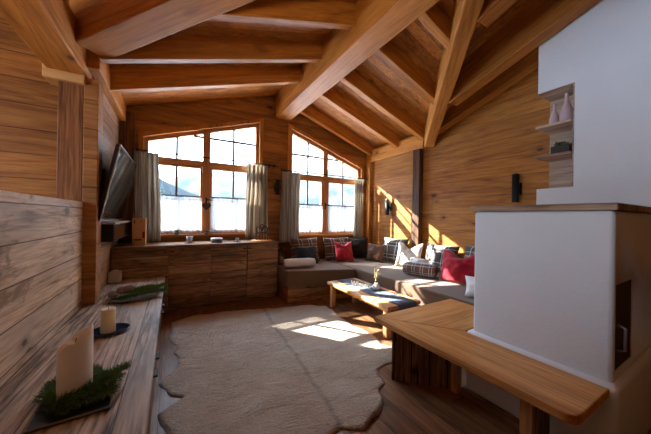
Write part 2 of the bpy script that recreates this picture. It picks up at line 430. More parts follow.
# window openings: x0, x1, sill z, top z at x0 and x1
WL = (-.36, 1.235, .965, 2.31, 2.815)
WR = (1.80, 3.375, .915, 2.815, 2.265)
def wtop(W, x): return W[3] + (W[4]-W[3]) * (x-W[0]) / (W[1]-W[0])
def strips(mb, y0, y1, cols):
    for xa, xb, lo, hi in cols:
        pts = [(xa, y0, lo(xa)), (xb, y0, lo(xb)), (xb, y0, hi(xb)), (xa, y0, hi(xa))]
        mb.prism(pts, (0, y1-y0, 0))
    return mb
top = lambda x: zm(x) + .005
mb = MB()
strips(mb, YF, YF+.2, [
    (-.85, WL[0], lambda x: -.1, top), (WL[1], RX, lambda x: -.1, top), (RX, WR[0], lambda x: -.1, top), (WR[1], 3.8, lambda x: -.1, top),
    (WL[0], WL[1], lambda x: -.1, lambda x: WL[2]), (WL[0], WL[1], lambda x: wtop(WL, x), top),
    (WR[0], WR[1], lambda x: -.1, lambda x: WR[2]), (WR[0], WR[1], lambda x: wtop(WR, x), top)])
struct(mb.build('wall_far', M['wallX'], weld=False))
# right wall: eave part and the cross gable
def ztr(y): return zc(y) + .005 if y < 2.85 else 2.705
mb = MB()
for ya, yb in ((YB, CY), (CY, 2.85), (2.85, YF)):
    f = (lambda y: zc(y) + .005 if y >= CY else RZ - .33*(CY-y)) if yb <= 2.85 else (lambda y: 2.705)
    mb.prism([(XR, ya, -.1), (XR, yb, -.1), (XR, yb, f(yb)), (XR, ya, f(ya))], (.2, 0, 0))
struct(mb.build('wall_right', M['wallY']))
struct(MB().box(XL-.16, XL, 3.05, YF, -.1, 2.68).build('wall_left', M['tvwall']))
struct(MB().box(-.75, -.65, YB, 2.905, -.1, 1.345, .006).build('wall_left_parapet', M['half']))
mb = MB(); mb.prism([(-3.2, 3.05, -.1), (XL-.02, 3.05, -.1), (XL-.02, 3.05, 2.63), (-1.0, 3.05, 3.0), (-3.2, 3.05, 3.0)], (0, .15, 0))
struct(mb.build('wall_stair', M['wallX']))
# outer left wall with a window that lights the stair side, back wall
mb = MB()
for (ya, yb, lo, hi) in ((YB, .45, -.1, 0), (.45, 2.2, -.1, 1.1), (2.2, 3.2, -.1, 0)):
    zt = (lambda y: min(zc(y), RZ - .33*(CY-y)) + .365)
    ys = [ya] + ([CY] if ya < CY < yb else []) + [yb]
    for a, b in zip(ys, ys[1:]):
        if hi: 
            mb.prism([(-3.2, a, -.1), (-3.2, b, -.1), (-3.2, b, hi), (-3.2, a, hi)], (-.2, 0, 0))
            mb.prism([(-3.2, a, 2.45), (-3.2, b, 2.45), (-3.2, b, zt(b)), (-3.2, a, zt(a))], (-.2, 0, 0))
        else:
            mb.prism([(-3.2, a, -.1), (-3.2, b, -.1), (-3.2, b, zt(b)), (-3.2, a, zt(a))], (-.2, 0, 0))
struct(mb.build('wall_stair_side', M['wallY']))
struct(MB().box(-3.4, 3.8, YB-.15, YB, -.1, 2.72).build('wall_back', M['wallX']))

# roof boards (undersides), one panel per slope
def panel(name, pts, mat):
    mb = MB(); mb.prism(pts, (0, 0, .04)); return struct(mb.build(name, mat))
V1 = (-.5, 2.85, 2.70); V2 = (3.58, 2.85, 2.70); P = (RX, CY, RZ)
OV = 4.66
panel('ceiling', [(-1.0, 3.326, zl(-1.0)), V1, P, (RX, OV, RZ), (-1.0, OV, zl(-1.0))], M['roofY'])
panel('ceiling', [P, V2, (3.95, 3.236, zr(3.95)), (3.95, OV, zr(3.95)), (RX, OV, RZ)], M['roofY'])
LU = .36
panel('ceiling', [(-3.4, CY, RZ+LU), (RX, CY, RZ+LU), (-.5, 2.85, 2.70+LU), (-1.0, 3.326, zc(3.326)+LU), (-3.4, 3.326, zc(3.326)+LU)], M['roofX'])
struct(MB().prism([(-1.0, 3.326, 2.5), (-.5, 2.85, 2.6), (RX, CY, 3.3), (RX, CY, RZ+LU+.03), (-.5, 2.85, 2.70+LU+.03), (-1.0, 3.326, 2.56+LU+.03)], (.02, .02, 0)).build('ceiling_step', M['roofX']))
struct(MB().box(-3.4, RX, CY-.03, CY-.001, RZ, RZ+LU+.04).build('ceiling_step', M['roofX']))
panel('ceiling', [P, (3.95, CY, RZ), (3.95, 3.236, zc(3.236)), V2], M['roofX'])
panel('ceiling', [(-3.4, CY, RZ), (3.95, CY, RZ), (3.95, YB-.2, RZ-.33*(CY-YB+.2)), (-3.4, YB-.2, RZ-.33*(CY-YB+.2))], M['roofX'])

# beams: each its own mesh with its own axes (local x runs along the beam)
def beam(name, a, b, w, h, mat='beamX', bev=.008, roll_up=(0, 0, 1)):
    """box beam; a,b = bottom centre line ends"""
    a, b = Vector(a), Vector(b); t = (b-a); L = t.length; t.normalize()
    up = Vector(roll_up); side = up.cross(t).normalized(); up2 = t.cross(side)
    mb = MB().box(0, L, -w/2, w/2, 0, h, bev)
    o = mb.build(name, M[mat])
    o.matrix_world = Matrix.Translation(a) @ Matrix((t, side, up2)).transposed().to_4x4()
    return struct(o)
beam('ridge_beam', (1.635, YB, 2.945), (1.635, OV-.1, 2.945), .27, .40)
DR = .205                               # depth of rafters below the boards
for y in (3.36, 2.76, 2.11, 1.47):
    x0 = -.56 if y > 3 else 2.235 - y
    beam('ceiling_rafter', (x0, y, zl(x0)-DR*1.03), (1.55, y, zl(1.55)-DR*1.03), .085, DR)
for y in (4.2, 3.475, 2.905, 2.22, 1.62):
    x1 = 3.58 if y > 2.8 else 3.58 - (2.85-y)/1.044 - .06
    beam('ceiling_rafter', (1.72, y, zr(1.72)-DR*.97), (x1, y, zr(x1)-DR*.97), .09, DR*.93)
for x in (2.2, 2.9, 3.5):
    y1 = 2.85 - (3.58-x)*1.044 - (.17 if x < 3.4 else .12)
    d = .35 if x < 3.4 else .2
    beam('ceiling_rafter', (x, CY-.3, zc(CY-.3)-d*1.04), (x, y1, zc(y1)-d*1.04), .15, d)
# valley beams, left one much deeper
def along(a, b, t): return tuple(a[i] + (b[i]-a[i])*t for i in range(3))
v1 = Vector((-.5, 2.63, 2.525)); v2 = Vector(V2) - Vector((0, 0, .32)); pp = Vector(P) - Vector((0, 0, .34)); pl1 = Vector((1.635, .6, 3.10))
beam('valley_beam', along(v1, pl1, -.03), along(v1, pl1, .96), .24, .36, bev=.01)
beam('valley_beam', along(v2, pp, .02), along(v2, pp, .96), .145, .36, bev=.01)
# wall plates and posts
beam('purlin_beam', (-.755, YB, 2.385), (-.755, 3.048, 2.385), .24, .30, bev=.008)
beam('wall_plate', (-.60, 2.87, 2.46), (-.60, YF, 2.46), .10, .22)
beam('wall_plate', (3.54, 2.9, 2.40), (3.54, YF, 2.40), .08, .24)
struct(recentre(MB().box(-.895, -.645, 2.87, 3.045, 2.315, 2.385, .006).box(-.895, -.865, 2.87, 2.9, 2.38, 2.41, .003).box(-.672, -.645, 2.87, 2.9, 2.38, 2.41, .003).build('post_bracket', M['newwood'])))
struct(recentre(MB().box(-.815, -.658, 2.91, 3.045, 0, 2.316, .006).build('stair_post', M['brownpost'])))
mb = MB()
for k in range(10):
    z = 0 + .245*k
    mb.box(-.656, -.56, 2.90, 3.08, z, min(z+.243, 2.383), .006)
struct(recentre(mb.build('log_end_post', wood('log_end', rgb(96, 60, 30), rgb(156, 104, 56), rgb(190, 138, 84), 'X', None, knots=.6, contrast=.9))))
struct(recentre(MB().box(XL+.003, -.455, YF-.06, YF-.002, .87, 2.6, .005).build('corner_post', M['darkpost'])))
struct(recentre(MB().box(3.48, XR-.002, 2.945, 3.085, 0, 2.40, .006).build('wall_post', M['darkpost'])))
struct(recentre(MB().box(3.5, XR-.002, 4.22, YF-.002, 0, 2.42, .006).build('corner_post', M['beamZ'])))

# ------------------------------------------------------------------ windows
def window(name, W, xm, zt, zmun, zup, sides):
    x0, x1, zs = W[0], W[1], W[2]
    y0, y1 = YF+.05, YF+.12
    t = lambda x, d=0: wtop(W, x) - d
    fw = .05
    root = bpy.data.objects.new(name, None); COL.objects.link(root); root.location = ((x0+x1)/2, y0, zs); root['kind'] = 'structure'
    root.empty_display_size = .05
    # outer frame
    mb = MB()
    mb.prism([(x0, y0, zs), (x0+fw, y0, zs), (x0+fw, y0, t(x0+fw)), (x0, y0, t(x0))], (0, y1-y0, 0))
    mb.prism([(x1-fw, y0, zs), (x1, y0, zs), (x1, y0, t(x1)), (x1-fw, y0, t(x1-fw))], (0, y1-y0, 0))
    mb.prism([(x0+fw, y0, t(x0+fw, .055)), (x1-fw, y0, t(x1-fw, .055)), (x1-fw, y0, t(x1-fw)), (x0+fw, y0, t(x0+fw))], (0, y1-y0, 0))
    mb.box(x0+fw, x1-fw, y0, y1, zs, zs+.05)
    mb.build('window_frame', M['frame'], root)
    MB().prism([(xm-.05, y0-.008, zs+.05), (xm+.05, y0-.008, zs+.05), (xm+.05, y0-.008, t(xm+.05, .055)), (xm-.05, y0-.008, t(xm-.05, .055))], (0, .08, 0)).build('window_mullion', M['frame'], root)
    MB().box(x0+fw, xm-.051, y0-.004, y1, zt-.04, zt+.04).box(xm+.051, x1-fw, y0-.004, y1, zt-.04, zt+.04).build('window_transom', wood('transom_wood_'+name, rgb(140, 88, 48), rgb(184, 128, 78), rgb(206, 154, 104), 'X', None, knots=.3, contrast=.7), root)
    # casements below, fixed sloping lights above
    for (a, b) in ((x0+fw, xm-.05), (xm+.05, x1-fw)):
        c = (a+b)/2
        za, zb = zs+.05, zt-.04
        s = .034
        sash = MB().box(a+.004, a+s, y0+.005, y1-.01, za+.004, zb-.004).box(b-s, b-.004, y0+.005, y1-.01, za+.004, zb-.004).box(a+s, b-s, y0+.005, y1-.01, za+.004, za+s).box(a+s, b-s, y0+.005, y1-.01, zb-s, zb-.004).build('window_sash', M['frame'], root)
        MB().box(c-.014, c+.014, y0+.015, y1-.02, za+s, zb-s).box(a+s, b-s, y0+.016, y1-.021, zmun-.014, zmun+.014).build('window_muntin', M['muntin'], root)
        MB().box(a+s-.002, b-s+.002, y0+.034, y0+.038, za+s-.002, zb-s+.002).build('window_pane', M['glass'], root)
        # upper light
        ua = zt+.04
        MB().prism([(a, y0+.034, ua), (b, y0+.034, ua), (b, y0+.034, t(b, .055)), (a, y0+.034, t(a, .055))], (0, .004, 0)).build('window_pane', M['glass'], root)
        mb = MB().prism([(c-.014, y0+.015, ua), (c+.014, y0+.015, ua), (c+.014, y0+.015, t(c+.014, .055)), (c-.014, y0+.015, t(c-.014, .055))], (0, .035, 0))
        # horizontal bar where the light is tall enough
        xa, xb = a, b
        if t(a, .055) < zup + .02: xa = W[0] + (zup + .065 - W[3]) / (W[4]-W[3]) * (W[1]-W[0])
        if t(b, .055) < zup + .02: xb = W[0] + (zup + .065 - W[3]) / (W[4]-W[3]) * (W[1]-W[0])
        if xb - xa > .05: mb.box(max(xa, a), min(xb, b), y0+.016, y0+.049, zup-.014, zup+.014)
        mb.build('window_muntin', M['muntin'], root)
    # inner casing boards and sill
    cw = .06
    yb = YF-.018
    mb = MB()
    mb.prism([(x0-cw, yb, zs-.03), (x0, yb, zs-.03), (x0, yb, t(x0)), (x0-cw, yb, t(x0-cw)+cw)], (0, .02, 0))
    mb.prism([(x1, yb, zs-.03), (x1+cw, yb, zs-.03), (x1+cw, yb, t(x1+cw)+cw), (x1, yb, t(x1))], (0, .02, 0))
    mb.prism([(x0-cw, yb, t(x0-cw)+cw), (x0, yb, t(x0)), (x1, yb, t(x1)), (x1+cw, yb, t(x1+cw)+cw)], (0, .02, 0))
    mb.build('window_casing', M['beamZ'], root)
    MB().box(x0-.02, x1+.02, YF-.05, y0+.02, zs-.035, zs+.002, .006).build('window_sill', M['beamX'], root)
    # espagnolette handle on the mullion
    MB().box(xm-.012, xm+.012, y0-.02, y0-.009, 1.40, 1.52, .003).box(xm-.01, xm+.085, y0-.045, y0-.03, 1.475, 1.492, .003).box(xm-.008, xm+.008, y0-.04, y0-.012, 1.475, 1.491).build('window_handle', M['black'], root)
    return root
window('window_1', WL, .435, 2.03, 1.525, 2.44, None)
window('window_2', WR, 2.545, 1.995, 1.475, 2.385, None)

# ================================================================== FURNITURE
# low window cabinet
YC = 3.85
cab = thing('sideboard', 'long low cabinet of reclaimed brown boards under the left window', 'cabinet', (.4, YC, 0))
MB().box(XL+.004, 1.405, YC+.022, YF-.004, .07, .825).build('body', M['cab'], cab)
MB().box(XL+.004, 1.41, YC-.005, YF-.003, .825, .862, .004).build('top', M['cabtop'], cab)
MB().box(XL+.004, 1.38, YC+.05, YF-.004, 0, .07).build('plinth', M['cab'], cab)
seams = [XL+.01, -.04, .453, .936, 1.405]
for k, (a, b) in enumerate(zip(seams, seams[1:])):
    d = MB().box(a+.003, b-.003, YC, YC+.021, .075, .815, .003).build('door', M['cab'], cab)
    kx = {0: b-.04, 1: a+.04, 2: b-.035, 3: a+.04}[k]
    kn = MB().box(kx-.02, kx+.02, YC-.02, YC-.001, .772, .786, .003).build('handle', M['black'], d)

# weathered lowboard along the left wall
low = thing('lowboard', 'long weathered wood bench board with drawers along the left wall', 'bench', (-.36, 1.6, 0))
MB().prism([(-.648, -.3, .43), (-.075, -.3, .43), (-.075, 3.835, .43), (-.613, 3.835, .43), (-.613, 3.09, .43), (-.553, 3.09, .43), (-.553, 2.895, .43), (-.648, 2.895, .43)], (0, 0, .05), .004).build('top', M['low'], low)
MB().box(-.645, -.115, -.28, 2.88, .06, .43).build('body', M['lowfront'], low)
MB().box(-.55, -.115, 2.881, 3.825, .06, .43).build('body', M['lowfront'], low)
MB().box(-.6, -.16, -.25, 3.8, 0, .06).build('plinth', M['black'], low)
ys = [-.27, .75, 1.77, 2.79, 3.82]
for a, b in zip(ys, ys[1:]):
    d = MB().box(-.114, -.093, a+.004, b-.004, .075, .42, .003).build('drawer', M['lowfront'], low)
    for hy in (a+.1, b-.1):
        MB().box(-.093, -.058, hy-.035, hy+.035, .39, .402, .003).build('handle', M['black'], d)

# corner sofa
SZ = .46
sofa = thing('corner_sofa', 'L-shaped corner sofa with taupe seat pads on a wooden base', 'sofa', (2.6, 3.6, 0))
MB().prism([(1.45, 3.53, 0), (1.45, YF-.004, 0), (XR-.1, YF-.004, 0), (XR-.1, 1.2, 0), (2.5, 1.2, 0), (2.5, 3.33, 0)], (0, 0, .235), .004).build('base', wood('sofa_base', rgb(84, 50, 26), rgb(146, 98, 56), rgb(180, 130, 82), 'X', ('Z', .12), knots=.6, gap=.005, contrast=1.3), sofa)
MB().prism([(1.425, 3.55, .236), (1.425, YF-.006, .236), (2.44, YF-.006, .236), (2.44, 3.22, .236)], (0, 0, SZ-.236), .022, 3).build('seat_cushion', M['seat'], sofa)
MB().prism([(2.443, 1.2, .236), (2.443, YF-.006, .236), (3.475, YF-.006, .236), (3.475, 1.2, .236)], (0, 0, SZ-.236), .022, 3).build('seat_cushion', M['seat'], sofa)

def pillow_mesh(w, h, t, seed=0, dent=0, wr=.012, n=22, soft=.55, pin_=.09):
    """soft cushion standing in local xz, thickness along y; dent pushes the top edge's middle down"""
    mb = MB()
    def side(sg):
        def f(u, v):
            a, b = u*2-1, v*2-1
            e = max(0, (1-a*a)) ** soft * max(0, (1-b*b)) ** soft
            pin = 1 - pin_*(1-abs(a)**1.5)*(abs(b)**4) ; pin2 = 1 - pin_*(1-abs(b)**1.5)*(abs(a)**4)
            x = a*w/2*pin2; z = b*h/2*pin
            if dent: z -= dent * max(0, b) ** 2 * math.exp(-(a/.42)**2)
            nz = noise.noise(Vector((a*1.7+seed*3.1, b*1.7, sg*2.3+seed)))
            nz2 = noise.noise(Vector((a*4+seed, b*4, sg*1.3)))
            y = sg*t/2*e*(1+.35*nz) + wr*nz2*e
            if dent: y *= 1 - .35*max(0, b)*math.exp(-(a/.4)**2)
            return (x, y, z + h/2)
        return f
    mb.grid(side(1), n, n); mb.grid(side(-1), n, n)
    bmesh.ops.remove_doubles(mb.bm, verts=mb.bm.verts[:], dist=1e-4)
    bmesh.ops.recalc_face_normals(mb.bm, faces=mb.bm.faces[:])
    return mb
def cushion(label, mat, x, y, w, h, t, rz=0, lean=12, seed=0, dent=0, z=SZ+.001, name='cushion', roll=0, wr=.012, pin_=.09):
    """leaning cushion: local -y looks into the room before rz"""
    o = pillow_mesh(w, h, t, seed, dent, wr, pin_=pin_).build(name, M[mat])
    R = Matrix.Rotation(math.radians(rz), 3, 'Z') @ Matrix.Rotation(math.radians(-lean), 3, 'X') @ Matrix.Rotation(math.radians(roll), 3, 'Y')
    o.rotation_euler = R.to_euler()
    lo = min((R @ v.co).z for v in o.data.vertices)
    o.location = (x, y, z - lo)
    return tag(o, label, 'cushion', 'cushions on the corner sofa')
# left seat, backs on the window wall (lean tips the top away from the room: +y)
cushion('large brown plaid cushion at the left end under the right window', 'plaidbrown', 2.00, 4.08, .56, .43, .17, 3, 14, 1)
cushion('brown plaid cushion behind the small red cushion', 'plaidbrown', 2.66, 4.08, .54, .42, .17, -3, 14, 2)
cushion('small dark blue cushion in front of the left plaid cushion', 'navy', 1.94, 3.86, .40, .31, .13, 8, 22, 3)
cushion('small red cushion under the right window with a pinched top', 'red', 2.66, 3.84, .36, .37, .14, -8, 20, 4, dent=.07)
cushion('dark charcoal cushion in the corner of the sofa', 'darkgrey', 3.08, 4.06, .42, .40, .15, -30, 14, 5)
# right seat, backs on the right wall
cushion('small brown cushion in the corner nearest the right window', 'brown', 3.12, 3.62, .36, .33, .14, -74, 18, 6)
cushion('grey plaid cushion leaning in the sunlight behind the brown one', 'plaidgrey', 3.36, 3.42, .54, .45, .17, -80, 16, 7)
cushion('beige patterned cushion with a dented top, before the dark wall post', 'beige', 3.24, 2.96, .44, .42, .14, -76, 18, 8, dent=.11)
cushion('grey plaid cushion against the right wall behind the rolled throw', 'plaidgrey', 3.38, 2.50, .54, .42, .17, -88, 16, 9)
cushion('grey plaid cushion behind the big red cushion', 'plaidgrey', 3.39, 1.90, .54, .45, .17, -92, 16, 10)
cushion('big slouching red cushion at the stove end of the sofa', 'red', 3.02, 1.93, .50, .41, .24, -80, 16, 11, dent=.10, wr=.035, pin_=.02)
cushion('white cushion half hidden behind the white stove', 'whitefab', 2.66, 1.43, .36, .22, .2, -60, 30, 12)
cushion('small white cushion lit by the sun behind the rolled throw', 'whitefab', 3.12, 2.66, .30, .22, .12, -70, 30, 14)

def roll(name, label, mat, c, ang, L, r, cat):
    """rolled blanket lying down: spiral ends, soft surface"""
    root = thing(name, label, cat, (c[0], c[1], c[2]), math.radians(ang))
    mb = MB()
    def f(u, v):
        a = v*2*PI; x = (u-.5)*L
        e = 1 - .16*(abs(u-.5)*2)**6
        nz = noise.noise(Vector((x*6, math.cos(a)*1.4, math.sin(a)*1.4 + 5)))
        rr = r*e*(1+.07*nz)
        z = r*.86 + rr*math.sin(a)*.86
        return (x, rr*math.cos(a)*1.12, max(z, 0.001))
    mb.grid(f, 26, 28)
    bmesh.ops.remove_doubles(mb.bm, verts=mb.bm.verts[:], dist=1e-4)
    mb.build('fabric_roll', M[mat], root)
    for sx in (-.5, .5):
        e = MB(); pts = []
        for k in range(60):
            t = k/59; a = t*5.2*PI; q = r*.84*(1-t*.9)
            pts.append((sx*L*.985, q*math.cos(a)*1.1, r*.86 + q*math.sin(a)*.84))
        e.tube(pts, r*.085, 6)
        e.prism([(sx*L*.96, r*.85*math.cos(k/20*2*PI)*1.1, r*.86 + r*.85*math.sin(k/20*2*PI)*.84) for k in range(20)], (math.copysign(.003, sx), 0, 0))
        e.build('rolled_end', M[mat], root)
    return root
roll('rolled_blanket', 'pale grey rolled blanket at the left end of the sofa', 'towel', (1.70, 3.70, SZ+.001), -10, .48, .085, 'blanket')
roll('rolled_throw', 'rolled plaid throw with pale stripes lying before the right wall cushions', 'plaidroll', (2.94, 2.45, SZ+.001), -68, .42, .105, 'blanket')
# dark lantern beside the cabinet
ln = thing('lantern', 'small dark lantern at the window end of the sofa beside the cabinet', 'lantern', (1.56, 4.12, SZ))
MB().box(1.49, 1.63, 4.05, 4.19, SZ+.001, SZ+.02, .003).build('base', M['lantern'], ln); MB().box(1.49, 1.63, 4.05, 4.19, SZ+.2, SZ+.215, .003).build('top_plate', M['lantern'], ln)
for a in (1.495, 1.613):
    for b in (4.055, 4.173): MB().box(a, a+.012, b, b+.012, SZ+.02, SZ+.2).build('corner_bar', M['lantern'], ln)
MB().lathe([(.035, 0), (.035, .1), (0, .105)], (1.56, 4.12, SZ+.021), 18).build('candle', M['offwhite'], ln)
MB().lathe([(.07, 0), (.03, .05), (.012, .07), (0, .072)], (1.56, 4.12, SZ+.216), 4).build('roof', M['lantern'], ln)

# coffee table
ct = thing('coffee_table', 'low wooden coffee table with square legs before the sofa', 'table', (2.14, 2.56, 0))
TZ = .345
MB().box(1.885, 2.375, 1.96, 3.17, TZ-.038, TZ, .006).build('tabletop', M['table'], ct)
mb = MB().box(1.95, 1.968, 2.07, 3.06, TZ-.085, TZ-.039).box(2.292, 2.31, 2.07, 3.06, TZ-.085, TZ-.039).box(1.969, 2.291, 2.07, 2.088, TZ-.085, TZ-.039).box(1.969, 2.291, 3.042, 3.06, TZ-.085, TZ-.039)
mb.build('apron', M['table'], ct)
legm = wood('table_leg', rgb(140, 92, 50), rgb(190, 136, 84), rgb(214, 166, 112), 'Z', None, rough=.4, knots=.2)
for lx in (1.915, 2.29):
    for ly in (2.0, 3.07):
        MB().box(lx, lx+.055, ly, ly+.06, 0, TZ-.038, .004).build('leg', legm, ct)
# runner with fringe over the near end
def rf(u, v):
    s_ = u*1.33; x = 2.02 + v*.27
    wob = .003*noise.noise(Vector((u*14, v*6, 3)))
    y = 3.12 - s_
    if y >= 1.955: return (x + .004*math.sin(u*9), y, TZ + .004 + max(0, wob))
    d = 1.955 - y
    return (x + .008*math.sin(v*12)*d*8, 1.955 - .012 - .1*d, TZ + .003 - d)
mb = MB().grid(rf, 46, 12)
run = thing('table_runner', 'slate grey woven runner with fringe laid along the coffee table', 'runner', (2.155, 2.5, TZ))
o = mb.build('cloth', M['runner'], run)
sm = o.modifiers.new('thick', 'SOLIDIFY'); sm.thickness = .004; sm.offset = 1
mb = MB()
for k in range(34):
    x = 2.022 + k*.008; p = rf(1, k/33)
    mb.tube([p, (x + RND.uniform(-.008, .008), p[1]-.004, p[2]-.025), (x + RND.uniform(-.014, .014), p[1] - RND.uniform(.004, .018), p[2]-.05)], .0018, 5)
mb.build('fringe', M['runner'], run)
# vase with dry twigs
tv = thing('twig_vase', 'small pale vase of dry twigs on the coffee table', 'vase', (2.20, 2.50, TZ+.01))
MB().lathe([(.022, 0), (.04, .01), (.048, .035), (.038, .062), (.02, .075), (.022, .085), (.017, .085), (.014, .07)], (2.20, 2.50, TZ+.008), 22).build('vase_body', M['white'], tv)
mb = MB(); fl = MB()
for k in range(16):
    a = RND.uniform(0, 2*PI); s_ = RND.uniform(.01, .06); hgt = RND.uniform(.12, .25)
    p0 = Vector((2.20, 2.50, TZ+.07)); p1 = p0 + Vector((math.cos(a)*s_*.4, math.sin(a)*s_*.4, hgt*.5)); p2 = p0 + Vector((math.cos(a)*s_, math.sin(a)*s_, hgt))
    mb.tube([p0, p1, p2], [.0022, .0018, .001], 5)
    for j in range(9):
        t = RND.uniform(.35, 1); q = p0.lerp(p1, t*2) if t < .5 else p1.lerp(p2, t*2-1)
        g = bmesh.ops.create_icosphere(fl.bm, subdivisions=1, radius=RND.uniform(.004, .0085))
        bmesh.ops.translate(fl.bm, verts=g['verts'], vec=q + Vector((RND.uniform(-.008, .008), RND.uniform(-.008, .008), RND.uniform(-.005, .005))))
mb.build('twigs', M['twig'], tv); fl.build('blossoms', M['dry'], tv)
# letters standing on the runner
def text_obj(name, body, size, depth, mat, parent=None):
    cu = bpy.data.curves.new(name, 'FONT'); cu.body = body; cu.size = size; cu.extrude = depth; cu.align_x = 'CENTER'
    o = bpy.data.objects.new(name, cu); COL.objects.link(o)
    dg = bpy.context.evaluated_depsgraph_get(); dg.update()
    me = bpy.data.meshes.new_from_object(o.evaluated_get(dg)); bpy.data.objects.remove(o)
    me.name = name; me.materials.clear(); me.materials.append(mat)
    o = bpy.data.objects.new(name, me); COL.objects.link(o)
    return o
wl = text_obj('word_ornament', 'Winter', .085, .007, M['letter'])
tag(wl, 'pale standing word ornament beside the twig vase on the runner', 'ornament')
wl.rotation_euler = (PI/2, 0, math.radians(-58)); wl.location = (2.12, 2.72, TZ+.009)

# ------------------------------------------------------------------ stove, chimney, hearth bench
st = thing('masonry_stove', 'large white plastered stove block with a wooden slab on top', 'stove', (2.6, .73, 0))
SX, SN, SF = 1.87, .395, 1.09
o = MB().box(SX-.04, XR-.104, SN-.03, SF+.03, 0, .455, .03, seg=4).build('base', M['plaster'], st, smooth=True)
smooth_by_angle(o)
# body with a recess for the fire door
mb = MB()
dx0, dx1, dz0, dz1 = 1.90, 2.20, .50, .935
mb.box(SX, XR-.104, SN, SF, .44, 1.305, .022, seg=4)
body = mb.build('body', M['plaster'], st); smooth_by_angle(body)
cut = MB().box(dx0, dx1, SN-.2, SN+.05, dz0, dz1).build('cutter', M['plaster'], st)
bm_ = body.modifiers.new('hole', 'BOOLEAN'); bm_.object = cut; bm_.operation = 'DIFFERENCE'; bm_.solver = 'EXACT'
dg = bpy.context.evaluated_depsgraph_get(); dg.update()
me = bpy.data.meshes.new_from_object(body.evaluated_get(dg)); body.modifiers.clear(); body.data = me
bpy.data.objects.remove(cut)
MB().box(SX-.014, XR-.104, SN-.012, SF+.02, 1.306, 1.343, .005).build('top_slab', M['slab'], st)
fd = MB().box(dx0+.002, dx1-.002, SN+.004, SN+.047, dz0+.002, dz1-.002, .004).build('fire_door', M['iron'], st)
MB().tube([(dx0+.04, SN+.003, .60), (dx0+.04, SN-.026, .61), (dx0+.04, SN-.026, .72), (dx0+.04, SN+.003, .73)], .007, 8).build('door_handle', M['chrome'], fd)
MB().box(1.795, 1.828, .5, 1.125, 0, .05, .004).build('floor_rail', M['railwood'], st)

ch = thing('chimney_breast', 'tall white chimney rising from the back of the stove with a corner niche', 'chimney', (3.2, .7, 1.346))
CX, CF = 3.0, 1.152
NZ0, NZ1, NYN = 1.547, 2.457, .886
cx1 = XR - .003
chz = lambda y: min(zc(y), RZ - .33*(CY-y)) - .006
mb = MB()
# below niche, niche zone (behind and beside), above niche
mb.box(CX, cx1, SN+.01, CF, 1.346, NZ0)
mb.box(CX, cx1, SN+.01, NYN, NZ0, NZ1)
mb.box(CX+.29, cx1, NYN, CF, NZ0, NZ1)
for a, b in ((SN+.01, CY), (CY, CF)):
    mb.prism([(CX, a, NZ1), (CX, b, NZ1), (CX, b, chz(b)), (CX, a, chz(a))], (cx1-CX, 0, 0))
mb.build('chimney_body', M['plaster'], ch)
MB().box(CX+.272, CX+.289, NYN+.001, CF, NZ0+.001, NZ1-.001).build('niche_back', M['shelfwood'], ch)
MB().box(CX+.001, CX+.271, NYN+.001, NYN+.012, NZ0+.001, NZ1-.001).build('niche_side', M['shelfwood'], ch)
MB().box(CX+.001, CX+.271, NYN+.013, CF, NZ1-.014, NZ1-.001).build('niche_head', M['shelfwood'], ch)
for z in (1.838, 2.118):
    MB().box(CX-.02, CX+.271, NYN+.013, CF+.01, z, z+.022, .002).build('shelf', M['shelfwood'], ch)
def vase(x, y, z, s, label):
    t = thing('bottle_vase', label, 'vase', (x, y, z), group='mauve bottle vases in the niche')
    MB().lathe([(0, 0), (.036*s, 0), (.043*s, .02*s), (.041*s, .08*s), (.028*s, .13*s), (.013*s, .165*s), (.011*s, .225*s), (.014*s, .232*s), (.009*s, .232*s), (.008*s, .2*s), (0, .19*s)], (x, y, z), 24, closed=False).build('vase_body', M['vase'], t)
vase(CX+.08, .965, 2.141, 1.15, 'tall mauve bottle vase on the upper niche shelf, nearer the room')
vase(CX+.10, 1.06, 2.141, .9, 'shorter mauve bottle vase on the upper niche shelf, towards the window')
vase(CX+.195, .955, 2.141, .98, 'mauve bottle vase at the back of the upper niche shelf')
pt = thing('potted_succulent', 'dark square pot with a grey green plant on the lower niche shelf', 'plant', (CX+.12, 1.0, 1.861))
MB().box(CX+.05, CX+.19, .93, 1.07, 1.861, 1.94, .008).build('pot', M['potdark'], pt)
mb = MB()
for k in range(46):
    a = RND.uniform(0, 2*PI); r_ = RND.uniform(.0, .055); c = Vector((CX+.12 + r_*math.cos(a), 1.0 + r_*math.sin(a), 1.942))
    d = Vector((math.cos(a)*r_*9, math.sin(a)*r_*9, 1)).normalized(); h = RND.uniform(.025, .05)
    mb.tube([c, c + d*h*.5, c + d*h], [.006, .009, .001], 6)
mb.build('foliage', M['leaf'], pt)

hb = thing('hearth_bench', 'oak plank bench wrapped round the corner of the white stove', 'bench', (1.7, 1.1, 0))
BZ = .445
def rounded(pts, rad, n=6):
    """round listed polygon corners: pts (x,y,r)"""
    out = []; N = len(pts)
    for i, (x, y, r) in enumerate(pts):
        if not r: out.append((x, y)); continue
        p = Vector((x, y)); a = (Vector(pts[i-1][:2]) - p).normalized(); b = (Vector(pts[(i+1) % N][:2]) - p).normalized()
        for k in range(n+1):
            t = k/n; q0 = p + a*r; q1 = p + b*r
            out.append(tuple((1-t)**2*q0 + 2*t*(1-t)*p + t*t*q1))
    return out
ti = SX - .043
far = 1.645
P1 = rounded([(1.43, .40, .06), (ti, .395, 0), (ti, SF+.033, 0), (1.43, far, .03)], 0)
P2 = [(1.4335, far+.001)] + [(2.435, far+.001), (2.435, SF+.034), (ti+.001, SF+.034)]
MB().prism([(x, y, BZ-.042) for x, y in P1], (0, 0, .042), .005).build('seat_board', M['oakY'], hb)
